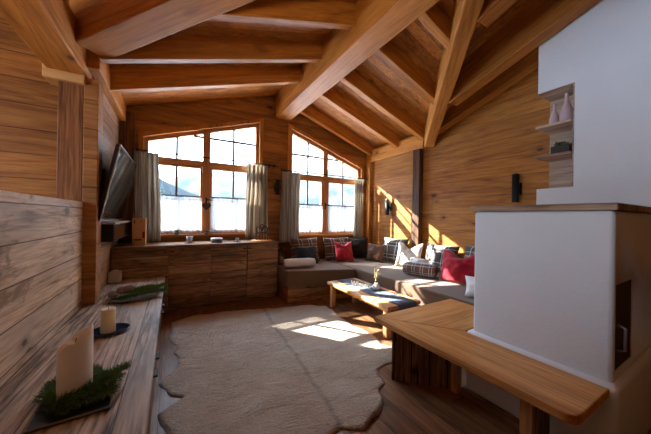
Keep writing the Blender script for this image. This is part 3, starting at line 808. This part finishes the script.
MB().prism([(x, y, BZ-.042) for x, y in P2], (0, 0, .042), .003).build('seat_board', M['oakX'], hb)
o = MB().box(-.225, .225, -.03, .03, 0, BZ-.043, .004).xf(Matrix.Translation((1.655, 1.345, 0)) @ Matrix.Rotation(math.radians(-45), 4, 'Z')).build('support_panel', M['darkoldZ'], hb)
o['label'] = 'dark old wood support panel'
MB().box(1.575, 1.76, .6, .65, 0, BZ-.043, .003).build('support_panel', M['darkoldZ'], hb)
MB().box(1.55, 1.574, .597, .653, 0, BZ-.043, .003).build('edge_board', M['oakedge'], hb)
MB().box(1.765, 1.825, 1.135, 1.185, 0, BZ-.043, .003).build('edge_board', M['oakedge'], hb)

# ------------------------------------------------------------------ hide rug
outline = [(-.01, 3.50), (.25, 3.60), (.6, 3.60), (.85, 3.50), (1.06, 3.42), (1.4, 3.38), (1.70, 3.28), (1.86, 3.14), (1.84, 2.86), (1.80, 2.6), (1.84, 2.3), (1.85, 2.1), (1.80, 1.95), (1.86, 1.82),
           (1.74, 1.66), (1.60, 1.64), (1.47, 1.62), (1.40, 1.46), (1.30, 1.42), (1.25, 1.34), (1.15, 1.24), (1.0, 1.20), (.88, 1.30), (.7, 1.22), (.45, 1.32), (.2, 1.5), (.02, 1.66), (-.04, 1.83), (-.07, 1.92), (.08, 2.02), (.0, 2.10), (-.06, 2.28), (-.02, 2.38), (.07, 2.46), (.06, 2.62), (.02, 2.72), (.05, 2.86), (-.01, 3.02), (.0, 3.25)]
rc = Vector((.93, 2.42))
dense = []
for i in range(len(outline)):
    a = Vector(outline[i]); b = Vector(outline[(i+1) % len(outline)])
    for k in range(5):
        p = a.lerp(b, k/5)
        d = (p-rc).normalized()
        p = p + d * .035 * noise.noise(Vector((p.x*6, p.y*6, 1))) + d * .012*noise.noise(Vector((p.x*22, p.y*22, 4)))
        dense.append(p)
mb = MB(); bm = mb.bm
rings = []; NR = 30
for r in range(NR+1):
    t = 1 - (r/NR)
    ring = []
    for p in dense:
        q = rc + (p-rc)*max(t, .004)
        w = Vector((q.x, q.y, 0))
        rim = min(1, (1-t)*12)
        z = .004 + .007*rim + .012*max(0, noise.noise(w*2.3 + Vector((3, 1, 0)))) + .006*noise.noise(w*7)*rim
        z += .035*math.exp(-((q.y-1.62-.45*(q.x-.4))/.035)**2)*max(0, 1-abs(q.x-.38)/.3)      # fold near the front
        edge = .02*max(0, noise.noise(w*5 + Vector((9, 2, 0))))*(1-rim)
        ring.append(bm.verts.new((q.x, q.y, max(.004, z + edge))))
    rings.append(ring)
n = len(dense)
for a, b in zip(rings, rings[1:]):
    for k in range(n):
        f = bm.faces.new((a[k], a[(k+1) % n], b[(k+1) % n], b[k])); f.smooth = True
low_ = [bm.verts.new((v.co.x, v.co.y, .001)) for v in rings[0]]
for k in range(n): bm.faces.new((low_[k], low_[(k+1) % n], rings[0][(k+1) % n], rings[0][k]))
bm.faces.new(rings[-1])
bmesh.ops.recalc_face_normals(bm, faces=bm.faces[:])
rug = mb.build('hide_rug', M['hide'])
me = rug.data; me.transform(Matrix.Translation((-rc.x-.05, -rc.y, 0))); rug.location = (rc.x+.05, rc.y, 0)
tag(rug, 'large cream cow hide rug spread over the dark floor boards', 'rug')

# ------------------------------------------------------------------ curtains and rods
def curtain(x0, x1, z0, z1, y, folds, seed, label, amp=.028, swing=0):
    xc = (x0+x1)/2
    t = thing('curtain', label, 'curtain', (xc, y, z0), group='striped curtains at the windows')
    def f(u, v):
        a = u*folds*2*PI + seed
        sp = 1 + .10*(1-v)*math.sin(v*3+seed)
        x = xc + (u-.5)*(x1-x0)*sp + .012*math.sin(a*2+v*3) + swing*(1-v)
        yy = y + amp*(.55+.45*(1-v))*math.sin(a + .5*math.sin(v*4+seed)) + .008*noise.noise(Vector((u*9, v*4, seed)))
        return (x, yy, z0 + (z1-z0)*v)
    o = MB().grid(f, folds*12, 24).build('curtain_panel', M['curtain'], t)
    m = o.modifiers.new('thick', 'SOLIDIFY'); m.thickness = .003
    for k in range(folds):
        xx = x0 + (k+.5)/folds*(x1-x0)
        ring = [(xx, y-.0 + .017*math.cos(q/10*2*PI), z1+.009 + .017*math.sin(q/10*2*PI)) for q in range(11)]
        MB().tube(ring, .003, 6, cap=False).build('ring', M['black'], t)
YR = 4.262
def rod(x0, x1, z, label):
    t = thing('curtain_rod', label, 'curtain rod', ((x0+x1)/2, YR, z))
    MB().tube([(x0, YR, z), (x1, YR, z)], .009, 10).build('rod', M['black'], t)
    for x in (x0, x1):
        MB().lathe([(.0, -.02), (.014, -.016), (.016, 0), (.012, .014), (0, .02)], (x, YR, z), 12, closed=False).build('finial', M['black'], t)
    for x in (x0+.07, x1-.07):
        MB().box(x-.006, x+.006, YR, YF-.001, z-.006, z+.006).box(x-.012, x+.012, YF-.006, YF-.001, z-.03, z+.03).build('bracket', M['black'], t)
rod(-.42, 1.47, 2.105, 'thin black curtain rod across the left window')
rod(1.60, 3.46, 2.045, 'thin black curtain rod across the right window')
curtain(-.45, -.185, .885, 2.085, YR-.0, 4, .3, 'striped curtain drawn to the left side of the left window behind the box', swing=.03)
curtain(1.02, 1.36, .875, 2.085, YR, 5, 1.1, 'striped curtain at the cabinet end of the left window')
curtain(1.60, 1.95, .80, 2.025, YR, 5, 2.2, 'striped curtain beside the wall lamp between the windows')
curtain(3.14, 3.37, .80, 2.025, YR, 4, 3.0, 'narrow striped curtain in the corner at the right wall')
def cafe(x0, x1, z0, z1, label, seed):
    y = YF+.028
    def f(u, v):
        a = u*9*2*PI + seed
        x = x0 + (x1-x0)*u
        return (x, y + .006*math.sin(a)*(.5+.5*(1-v)), z0 + .012*abs(math.sin(u*11*PI))*(1-min(1, v*8)) + (z1-z0)*v)
    t = thing('cafe_curtain', label, 'curtain', ((x0+x1)/2, y, z0), group='white half curtains')
    MB().grid(f, 90, 20).build('lace_panel', M['lace'], t)
    MB().tube([(x0-.01, y, z1), (x1+.01, y, z1)], .004, 8).build('rod', M['black'], t)
cafe(-.27, .375, .975, 1.515, 'white half curtain over the left sash of the left window', 0)
cafe(.495, 1.175, .975, 1.515, 'white half curtain over the right sash of the left window', 1)
cafe(1.86, 2.485, .94, 1.465, 'white half curtain over the left sash of the right window', 2)
cafe(2.605, 3.315, .94, 1.465, 'white half curtain over the right sash of the right window', 3)

# wall lamps: black tubes open at both ends
def sconce(x, y, z0, z1, n, label):
    n = Vector(n); c = Vector((x, y, 0)) ; rr = .036
    t = thing('wall_lamp', label, 'wall lamp', (x, y, z0), group='black tube wall lamps')
    p = c + n*.085
    MB().lathe([(rr, 0), (rr, z1-z0), (rr-.004, z1-z0), (rr-.004, 0), (rr, 0)], (p.x, p.y, z0), 22, closed=False).build('lamp_tube', M['black'], t)
    MB().lathe([(.0, -.02), (rr-.016, -.02), (rr-.012, .03), (0, .03)], (p.x, p.y, z0+.012), 18, closed=False).build('bulb_holder', M['copper'], t)
    MB().lathe([(0, 0), (rr-.016, 0), (rr-.014, .035), (0, .04)], (p.x, p.y, z1-.025), 18, closed=False).build('bulb_holder', M['copper'], t)
    s_ = Vector((n.y, -n.x, 0)); zm_ = (z0+z1)/2
    a = c + n*.001; b = c + n*.05
    q = [a + s_*.03, a - s_*.03, a - s_*.03 + n*.014, a + s_*.03 + n*.014]
    MB().prism([(v.x, v.y, zm_-.07) for v in q], (0, 0, .14)).prism([(v.x, v.y, zm_-.02) for v in (a + s_*.012, a - s_*.012, b - s_*.012, b + s_*.012)], (0, 0, .04)).build('wall_plate', M['black'], t)
sconce(1.53, YF, 1.615, 1.875, (0, -1, 0), 'black tube wall lamp between the two windows')
sconce(XR, 3.70, 1.31, 1.60, (-1, 0, 0), 'black tube wall lamp in the sun patch left of the dark wall post')
sconce(XR, 1.55, 1.46, 1.79, (-1, 0, 0), 'black tube wall lamp above the stove slab on the right wall')

# ------------------------------------------------------------------ tv corner
tvr = thing('television', 'large flat black television tilted out from the left wall', 'television', (XL+.05, 3.53, 1.18))
tvr.rotation_euler = (0, 0, 0)
tilt = math.radians(11)
def tvpart(mb): return mb.xf(Matrix.Translation((-.56, 3.53, 1.185)) @ Matrix.Rotation(tilt, 4, 'Y'))
tvpart(MB().box(-.02, .012, -.575, .575, 0, .70, .004)).build('housing', M['black'], tvr)
tvpart(MB().box(.0125, .0145, -.565, .565, .012, .69)).build('screen', M['blackgloss'], tvr)
mb = MB().box(.008, .018, -.578, -.568, -.002, .702).box(.008, .018, .568, .578, -.002, .702).box(.008, .018, -.568, .568, .694, .702).box(.008, .018, -.568, .568, -.002, .008)
tvpart(mb).build('bezel', M['silver'], tvr)
MB().box(XL+.001, XL+.02, 3.4, 3.66, 1.35, 1.7).box(XL+.02, -.545, 3.5, 3.56, 1.45, 1.6).build('mount', M['black'], tvr)
sh = MB().box(XL+.001, -.46, 3.07, 4.1, 1.152, 1.166, .002).build('wall_shelf', M['slab'])
tag(recentre(sh), 'thin wooden wall shelf under the television', 'shelf')
sb = thing('soundbar', 'black media box mounted below the thin shelf under the television', 'media box', (-.55, 3.55, 1.0))
MB().box(XL+.001, -.475, 3.09, 4.08, .99, 1.151, .004).build('housing', M['black'], sb)
MB().box(-.4745, -.472, 3.10, 4.07, 1.0, 1.14).build('front_panel', M['blackgloss'], sb)

# wooden box with dark motifs
wb = thing('wooden_box', 'tall pale pine box with dark and red motifs on the cabinet', 'box', (-.36, 4.06, .862))
MB().box(-.435, -.295, 3.99, 4.13, .863, 1.20, .004).build('box_body', M['box'], wb)
for (x, z, w, h) in ((-.41, 1.15, .012, .035), (-.345, 1.155, .012, .016), (-.375, .93, .07, .02)):
    MB().box(x-w/2, x+w/2, 3.9885, 3.9905, z-h/2, z+h/2).build('dark_motif', M['brownink'], wb)
MB().box(-.33, -.303, 3.9885, 3.9905, .95, 1.03).build('red_motif', M['redink'], wb)

# small things on the cabinet and sill
cp = thing('candle_glass', 'frosted candle glass on a saucer at the middle of the cabinet top', 'candle holder', (.2, 4.05, .863))
MB().lathe([(0, 0), (.06, 0), (.072, .008), (.06, .006), (0, .004)], (.2, 4.05, .863), 26, closed=False).build('saucer', M['darkwood'], cp)
MB().lathe([(0, .0), (.03, 0), (.042, .085), (.038, .085), (.027, .008), (0, .008)], (.2, 4.05, .872), 24, closed=False).build('glass_cup', M['glass_cup'], cp)
co = thing('round_box', 'round white box with grey sides on the cabinet right of the candle glass', 'box', (.545, 4.02, .863))
MB().lathe([(0, 0), (.075, 0), (.075, .045), (0, .045)], (.545, 4.02, .863), 30, closed=False).build('box_side', M['greyfelt'], co)
MB().lathe([(0, 0), (.079, 0), (.079, .016), (0, .018)], (.545, 4.02, .909), 30, closed=False).build('box_lid', M['white'], co)
tl = thing('tealight_holder', 'small tealight glass on a dark saucer near the right end of the cabinet', 'candle holder', (.83, 4.02, .863))
MB().lathe([(0, 0), (.05, 0), (.062, .008), (.05, .006), (0, .004)], (.83, 4.02, .863), 24, closed=False).build('saucer', M['darkwood'], tl)
MB().lathe([(0, 0), (.02, 0), (.027, .05), (.024, .05), (.018, .006), (0, .006)], (.83, 4.02, .872), 20, closed=False).build('glass_cup', M['glass_cup'], tl)
# carved arch of figures on a round board
cb = thing('carved_arch', 'dark carved wooden figure arch on a round board at the right cabinet end', 'ornament', (1.22, 4.08, .863))
MB().lathe([(0, 0), (.155, 0), (.16, .008), (.155, .016), (0, .016)], (1.20, 4.02, .863), 34, closed=False).build('board', M['box'], cb)
mb = MB()
for k in range(5):
    x = 1.13 + k*.042; h = (.07, .085, .095, .085, .07)[k]
    mb.lathe([(0, 0), (.013, 0), (.011, h*.55), (.006, h*.62), (.011, h*.78), (.008, h*.95), (0, h)], (x, 4.03, .880), 12, closed=False)
mb.build('figures', M['copper'], cb)
mb = MB()
for (cx, cz, r_) in ((1.165, 1.035, .05), (1.245, 1.035, .05), (1.205, 1.08, .035)):
    mb.tube([(cx + r_*math.cos(q/16*2*PI), 4.04, cz + r_*math.sin(q/16*2*PI)) for q in range(17)], .008, 7, cap=False)
mb.box(1.105, 1.117, 4.03, 4.05, .879, .99).box(1.293, 1.305, 4.03, 4.05, .879, .99).box(1.105, 1.305, 4.03, 4.05, .98, .99)
mb.build('arch', M['darkwood'], cb)
# plants and the heart at the left window
def sillpot(x, y, z, s, label):
    t = thing('sill_plant', label, 'plant', (x, y, z))
    MB().lathe([(0, 0), (.026*s, 0), (.034*s, .04*s), (.03*s, .04*s), (0, .034*s)], (x, y, z), 20, closed=False).build('pot', M['greyfelt'], t)
    mb = MB()
    for k in range(26):
        a = RND.uniform(0, 2*PI); d = Vector((math.cos(a)*.8, math.sin(a)*.5, RND.uniform(.4, 1.2))).normalized(); h = RND.uniform(.02, .045)*s
        c = Vector((x, y, z+.035*s))
        mb.tube([c, c+d*h*.6, c+d*h], [.004, .007, .001], 5)
    mb.build('foliage', M['leaf'], t)
sillpot(.05, 4.325, .958, 1.15, 'small grey green plant pot on the sill of the left window')
sillpot(.44, 4.325, .958, .9, 'little dark plant pot on the sill below the hanging heart')
ht = thing('heart_ornament', 'dark heart hanging from the handle of the left window', 'ornament', (.44, 4.35, 1.37))
hp = []
for k in range(40):
    a = k/40*2*PI
    hp.append((.435 + .0042*16*math.sin(a)**3, 4.338, 1.385 + .0042*(13*math.cos(a)-5*math.cos(2*a)-2*math.cos(3*a)-math.cos(4*a))))
MB().prism(hp, (0, .018, 0), .003).build('heart', M['darkwood'], ht)
MB().tube([(.435, 4.347, 1.405), (.435, 4.35, 1.49)], .0015, 6).build('string', M['black'], ht)

# ------------------------------------------------------------------ things on the lowboard
LZ = .481
def fir_branch(x, y, z, ang, L, label, seed, group, ns=1.2):
    r = random.Random(seed)
    t = thing('fir_branch', label, 'branch', (x, y, z), math.radians(ang), group=group)
    def tw(p, d, n, s):
        pts = [p]; q = p.copy()
        for k in range(n):
            d = (d + Vector((0, r.uniform(-.12, .12), r.uniform(-.05, .03)))).normalized(); q = q + d*s; q.z = max(q.z, .006); pts.append(q.copy())
        return pts
    main = tw(Vector((0, 0, .012)), Vector((1, 0, .08)), 8, L/8)
    sides = []
    for k in range(1, 8):
        for sg in (-1, 1):
            sides.append(tw(main[k], Vector((.75, sg*.8, .06)).normalized(), 4, L*(.32-.022*k)/4))
    st_ = MB(); st_.tube(main, [.003]*9, 5)
    for q in sides: st_.tube(q, .0016, 4)
    nd = MB()
    for q in [main] + sides:
        for a, b in zip(q, q[1:]):
            d = (b-a); ax_ = d.normalized(); o_ = ax_.orthogonal().normalized(); w_ = ax_.cross(o_)
            m = max(6, int(d.length/.0013))
            for k in range(m):
                ph = r.uniform(0, 2*PI); base = a + d*(k/m)
                dr = (o_*math.cos(ph) + w_*math.sin(ph)); tip = base + (ax_*.6 + dr).normalized()*r.uniform(.016, .027)*ns
                tip.z = max(tip.z, .002)
                sd = ax_.cross(dr)*.0017*ns
                vs = [nd.bm.verts.new(v) for v in (base+sd, base-sd, tip)]
                nd.bm.faces.new(vs)
    st_.build('twig', M['twig'], t); nd.build('needles', M['fir'], t)
    return t
tr = thing('square_tray', 'black square tray under the large candle at the near end of the bench', 'tray', (-.328, 1.45, LZ), math.radians(3))
MB().box(-.118, .118, -.148, .148, 0, .006, .002).build('tray_base', M['slate'], tr)
MB().box(-.118, .118, -.148, -.143, .006, .012).box(-.118, .118, .143, .148, .006, .012).box(-.118, -.113, -.143, .143, .006, .012).box(.113, .118, -.143, .143, .006, .012).build('tray_rim', M['silverdark'], tr)
cn = thing('pillar_candle', 'large cream pillar candle with a sloping melted top on the square tray', 'candle', (-.345, 1.47, LZ+.007))
mb = MB(); NC = 40
def candle_ring(z, r, slope=0):
    return [mb.bm.verts.new((-.345 + r*math.cos(2*PI*k/NC), 1.47 + r*math.sin(2*PI*k/NC), LZ+.007 + z + slope*math.cos(2*PI*k/NC-.15) + (.012*noise.noise(Vector((math.cos(2*PI*k/NC)*2, math.sin(2*PI*k/NC)*2, 0))) if slope else 0))) for k in range(NC)]
R_ = [candle_ring(0, .054), candle_ring(.004, .056), candle_ring(.1, .056), candle_ring(.228, .056, .02), candle_ring(.242, .054, .042), candle_ring(.243, .046, .036), candle_ring(.228, .03, .010), candle_ring(.219, .008, .003)]
for a, b in zip(R_, R_[1:]):
    for k in range(NC): f = mb.bm.faces.new((a[k], a[(k+1) % NC], b[(k+1) % NC], b[k])); f.smooth = True
mb.bm.faces.new(R_[0][::-1]); mb.bm.faces.new(R_[-1])
mb.build('wax', M['candle'], cn)
MB().tube([(-.345, 1.47, LZ+.222), (-.345, 1.47, LZ+.238), (-.341, 1.47, LZ+.245)], .0016, 6).build('wick', M['black'], cn)
G = 'fir sprigs round the large candle'
for (x, y, a, L, sd, z_, lb) in ((-.435, 1.385, 4, .24, 1, .009, 'dark green fir sprig lying along the front of the large candle'), (-.275, 1.38, 52, .15, 2, .02, 'dark green fir sprig at the right of the large candle'),
                             (-.25, 1.58, 165, .2, 3, .009, 'dark green fir sprig behind the large candle'), (-.40, 1.40, 105, .2, 4, .02, 'dark green fir sprig at the left of the large candle'),
                             (-.40, 1.37, 18, .2, 5, .03, 'upper fir sprig crossing in front of the large candle'), (-.29, 1.50, 30, .13, 6, .02, 'short fir sprig poking out towards the room behind the large candle')):
    fir_branch(x, y, LZ+z_, a, L, lb, sd, G)
pl = thing('round_plate', 'dark blue round plate under the small candle', 'plate', (-.345, 2.18, LZ))
MB().lathe([(0, 0), (.07, 0), (.1, .008), (.106, .014), (.1, .014), (.07, .006), (0, .005)], (-.345, 2.18, LZ), 40, closed=False).build('plate_body', M['blueplate'], pl)
c2 = thing('small_candle', 'short yellowish candle standing on the dark blue plate', 'candle', (-.352, 2.16, LZ+.006))
MB().lathe([(0, 0), (.037, 0), (.039, .004), (.039, .146), (.036, .151), (.028, .146), (0, .142)], (-.352, 2.16, LZ+.007), 30, closed=False).build('wax', M['candle2'], c2)
MB().tube([(-.352, 2.16, LZ+.148), (-.352, 2.16, LZ+.163)], .0014, 6).build('wick', M['black'], c2)
dp = thing('oval_dish', 'shallow grey dish of greenery and cones near the far end of the bench', 'dish', (-.32, 2.95, LZ))
mb = MB().lathe([(0, 0), (.14, 0), (.2, .016), (.205, .022), (.19, .02), (.13, .007), (0, .006)], (0, 0, 0), 44, closed=False)
mb.xf(Matrix.Translation((-.30, 2.94, LZ)) @ Matrix.Diagonal((1, .78, 1, 1))).build('dish_body', M['dish'], dp)
G = 'fir sprigs on the grey dish'
for k, (x, y, a, L, lb) in enumerate(((-.46, 2.85, 4, .26, 'long fir sprig along the near edge of the grey dish'), (-.24, 2.98, -14, .22, 'bushy fir sprig hanging over the right edge of the grey dish'), (-.32, 3.03, 30, .2, 'fir sprig at the back of the grey dish'),
        (-.30, 2.90, 22, .22, 'fir sprig lying in the middle of the grey dish'), (-.20, 2.88, 48, .18, 'short upright fir sprig at the right of the grey dish'), (-.36, 2.87, -12, .24, 'fir sprig spilling over the near right rim of the grey dish'))):
    fir_branch(x, y, LZ+.018+.009*k, a, L, lb, 20+k, G, 1.55)
def cone(x, y, z, s, label, tiltd):
    t = thing('pine_cone', label, 'pine cone', (x, y, z), group='pine cones on the grey dish', rot=(math.radians(tiltd), 0, RND.uniform(0, 6)))
    mb = MB()
    for lay in range(9):
        f = lay/8; rr = s*.5*math.sin(PI*(.18+.78*f))**.8; z_ = s*1.1*f - s*.1
        for k in range(9):
            a = 2*PI*(k + .5*(lay % 2))/9
            c = Vector((0, 0, z_)); d = Vector((math.cos(a), math.sin(a), .35)); w_ = Vector((-math.sin(a), math.cos(a), 0))*s*.14
            p = [c + d*rr*.3 - w_*.4, c + d*rr*.3 + w_*.4, c + d*rr + w_, c + d*rr*1.15, c + d*rr - w_]
            mb.prism(p, (0, 0, s*.035))
    mb.build('scales', M['cone'], t)
cone(-.38, 3.0, LZ+.05, .07, 'pine cone at the left of the grey dish', 70)
cone(-.315, 2.955, LZ+.055, .075, 'pine cone in the middle of the grey dish', 50)
cone(-.43, 2.93, LZ+.045, .06, 'pine cone at the outer left of the grey dish', 80)
cone(-.33, 3.065, LZ+.045, .055, 'pine cone at the back of the grey dish', 60)
# small pale candle block at the far end
MBx = thing('candle_holder', 'small pale cube-shaped holder at the far end of the bench against the wall', 'candle holder', (-.55, 3.74, LZ))
MB().box(-.612, -.50, 3.69, 3.80, LZ, LZ+.12, .008).build('cube_body', M['offwhite'], MBx)
MB().lathe([(0, 0), (.035, 0), (.03, .012), (0, .014)], (-.556, 3.745, LZ+.121), 20, closed=False).build('lid', M['white'], MBx)

# ================================================================== OUTSIDE
struct(MB().box(-220, 260, 4.8, 420, -6.2, -6.0).build('ground', M['snow']))
def hill(name, y0, x0, x1, prof, depth, mat, seed, rough=1.0):
    mb = MB()
    def f(u, v):
        x = x0 + (x1-x0)*u
        h = prof(x)
        r = math.sin(v*PI) ** .9
        nz = noise.fractal(Vector((x*.03+seed, v*3, seed)), 1.0, 2.0, 5)*rough
        return (x, y0 + depth*v, -6.3 + max(.1, (h + 6 + nz*h*.16)*r))
    mb.grid(f, 90, 22)
    return struct(mb.build(name, mat))
# wooded slope at the left falling to the right, bluish massif to the right
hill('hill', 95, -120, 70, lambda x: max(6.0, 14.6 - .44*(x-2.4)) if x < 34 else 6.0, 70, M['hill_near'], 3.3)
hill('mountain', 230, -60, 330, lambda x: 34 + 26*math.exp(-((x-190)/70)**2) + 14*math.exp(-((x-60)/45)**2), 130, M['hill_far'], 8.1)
# conifers on the left slope beyond the glass
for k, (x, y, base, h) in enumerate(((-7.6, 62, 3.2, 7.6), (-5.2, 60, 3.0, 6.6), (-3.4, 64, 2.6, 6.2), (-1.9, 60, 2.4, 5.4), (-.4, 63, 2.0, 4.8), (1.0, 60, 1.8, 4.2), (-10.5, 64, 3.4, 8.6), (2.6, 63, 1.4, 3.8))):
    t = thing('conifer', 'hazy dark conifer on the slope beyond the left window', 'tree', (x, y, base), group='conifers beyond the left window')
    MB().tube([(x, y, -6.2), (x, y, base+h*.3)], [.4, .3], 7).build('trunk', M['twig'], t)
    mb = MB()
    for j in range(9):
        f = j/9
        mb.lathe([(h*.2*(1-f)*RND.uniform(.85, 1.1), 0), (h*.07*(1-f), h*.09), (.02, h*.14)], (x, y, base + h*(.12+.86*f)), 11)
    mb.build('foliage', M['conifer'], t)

# ================================================================== LIGHT, SKY, CAMERA
GUIDE = True
GLOW, SKY, ZEN = 30.0, 1.6, 22.0
w = bpy.data.worlds.new('World'); SC.world = w; w.use_nodes = True
nt = w.node_tree; nt.nodes.clear()
wo = nt.nodes.new('ShaderNodeOutputWorld'); bg = nt.nodes.new('ShaderNodeBackground'); nt.links.new(bg.outputs[0], wo.inputs[0])
tcw = nt.nodes.new('ShaderNodeTexCoord'); spw = nt.nodes.new('ShaderNodeSeparateXYZ'); nt.links.new(tcw.outputs['Generated'], spw.inputs[0])
def wm(op, a, b=None):
    n = nt.nodes.new('ShaderNodeMath'); n.operation = op
    for i, v in enumerate((a, b)):
        if v is None: continue
        if isinstance(v, (int, float)): n.inputs[i].default_value = v
        else: nt.links.new(v, n.inputs[i])
    return n.outputs[0]
SUND = Vector((1, -1.3, -1.12)).normalized()
rmp = nt.nodes.new('ShaderNodeValToRGB'); nt.links.new(spw.outputs[2], rmp.inputs[0])
rmp.color_ramp.elements[0].position = 0.0; rmp.color_ramp.elements[0].color = (.84, .92, 1, 1)
rmp.color_ramp.elements[1].position = .7; rmp.color_ramp.elements[1].color = (.54, .73, 1, 1)
vd = nt.nodes.new('ShaderNodeVectorMath'); vd.operation = 'DOT_PRODUCT'; nt.links.new(tcw.outputs['Generated'], vd.inputs[0]); vd.inputs[1].default_value = -SUND
glow = wm('POWER', wm('MAXIMUM', vd.outputs['Value'], 0.0), 7.0)
strength = wm('ADD', wm('ADD', wm('MULTIPLY', glow, GLOW), SKY), wm('MULTIPLY', wm('POWER', wm('MAXIMUM', spw.outputs[2], 0.0), 1.2), ZEN))
nt.links.new(rmp.outputs[0], bg.inputs[0]); nt.links.new(strength, bg.inputs[1])

def light(name, typ, loc, rot=None, **kw):
    l = bpy.data.lights.new(name, typ)
    for k, v in kw.items(): setattr(l, k, v)
    o = bpy.data.objects.new(name, l); COL.objects.link(o); o.location = loc
    if rot is not None: o.rotation_euler = rot
    return o
d = SUND
sun = light('sun', 'SUN', (0, 10, 8), d.to_track_quat('-Z', 'Y').to_euler(), energy=52, color=(1, .96, .89), angle=math.radians(.6))
# daylight of the stair-side window (outside the opening in the outer left wall)
light('stair_window_daylight', 'AREA', (-3.35, 1.32, 1.78), (0, math.radians(-90), 0), energy=55, color=(.74, .87, 1), shape='RECTANGLE', size=1.3, size_y=1.7)

# added area lamp hidden below the sills, stands in for light off snow
light('below_sill_fill', 'AREA', (1.6, 5.5, .25), (math.radians(180-18), 0, 0), energy=25, color=(1, .92, .82), shape='RECTANGLE', size=4.2, size_y=1.3)
# added warm uplight under the cross roof, out of view and without a fitting
light('roof_uplight_fill', 'SPOT', (.5, .40, 2.35), Vector((.12, .8, 1)).to_track_quat('-Z', 'Y').to_euler(), energy=62, color=(1, .80, .55), spot_size=math.radians(110), spot_blend=.9, shadow_soft_size=.12)
# light portals: sampling aids in the three window openings, they emit nothing themselves
for nm, loc, rot, sx, sy_ in (('window_portal', ((WL[0]+WL[1])/2, YF+.17, 1.885), (-PI/2, 0, 0), WL[1]-WL[0]-.06, 1.80), ('window_portal', ((WR[0]+WR[1])/2, YF+.17, 1.87), (-PI/2, 0, 0), WR[1]-WR[0]-.06, 1.86)):
    p = light(nm, 'AREA', loc, rot, shape='RECTANGLE', size=sx, size_y=sy_)
    p.data.cycles.is_portal = True

cam = bpy.data.cameras.new('camera'); co_ = bpy.data.objects.new('camera', cam); COL.objects.link(co_)
yaw, rr = math.radians(30.2), math.radians(.9)
cy, sy = math.cos(yaw), math.sin(yaw)
F = Vector((sy, cy, 0)); R0 = Vector((cy, -sy, 0)); U0 = Vector((0, 0, 1))
Rt = R0*math.cos(rr) + U0*math.sin(rr); Up = U0*math.cos(rr) - R0*math.sin(rr)
co_.matrix_world = Matrix.Translation((0, 0, 1.25)) @ Matrix((Rt, Up, -F)).transposed().to_4x4()
cam.sensor_width = 36; cam.lens = 262/651*36; cam.clip_start = .02; cam.clip_end = 2000
SC.camera = co_
SC.view_settings.view_transform = 'Standard'; SC.view_settings.look = 'None'
SC.view_settings.exposure = 0.12; SC.view_settings.gamma = 1
SC.view_settings.use_curve_mapping = False
SC.cycles.sample_clamp_indirect = 5; SC.cycles.max_bounces = 8; SC.cycles.diffuse_bounces = 5; SC.cycles.transparent_max_bounces = 12
SC.cycles.use_denoising = True; SC.cycles.use_guiding = GUIDE
for o in list(bpy.data.objects):
    if 'local' in o.keys(): del o['local']
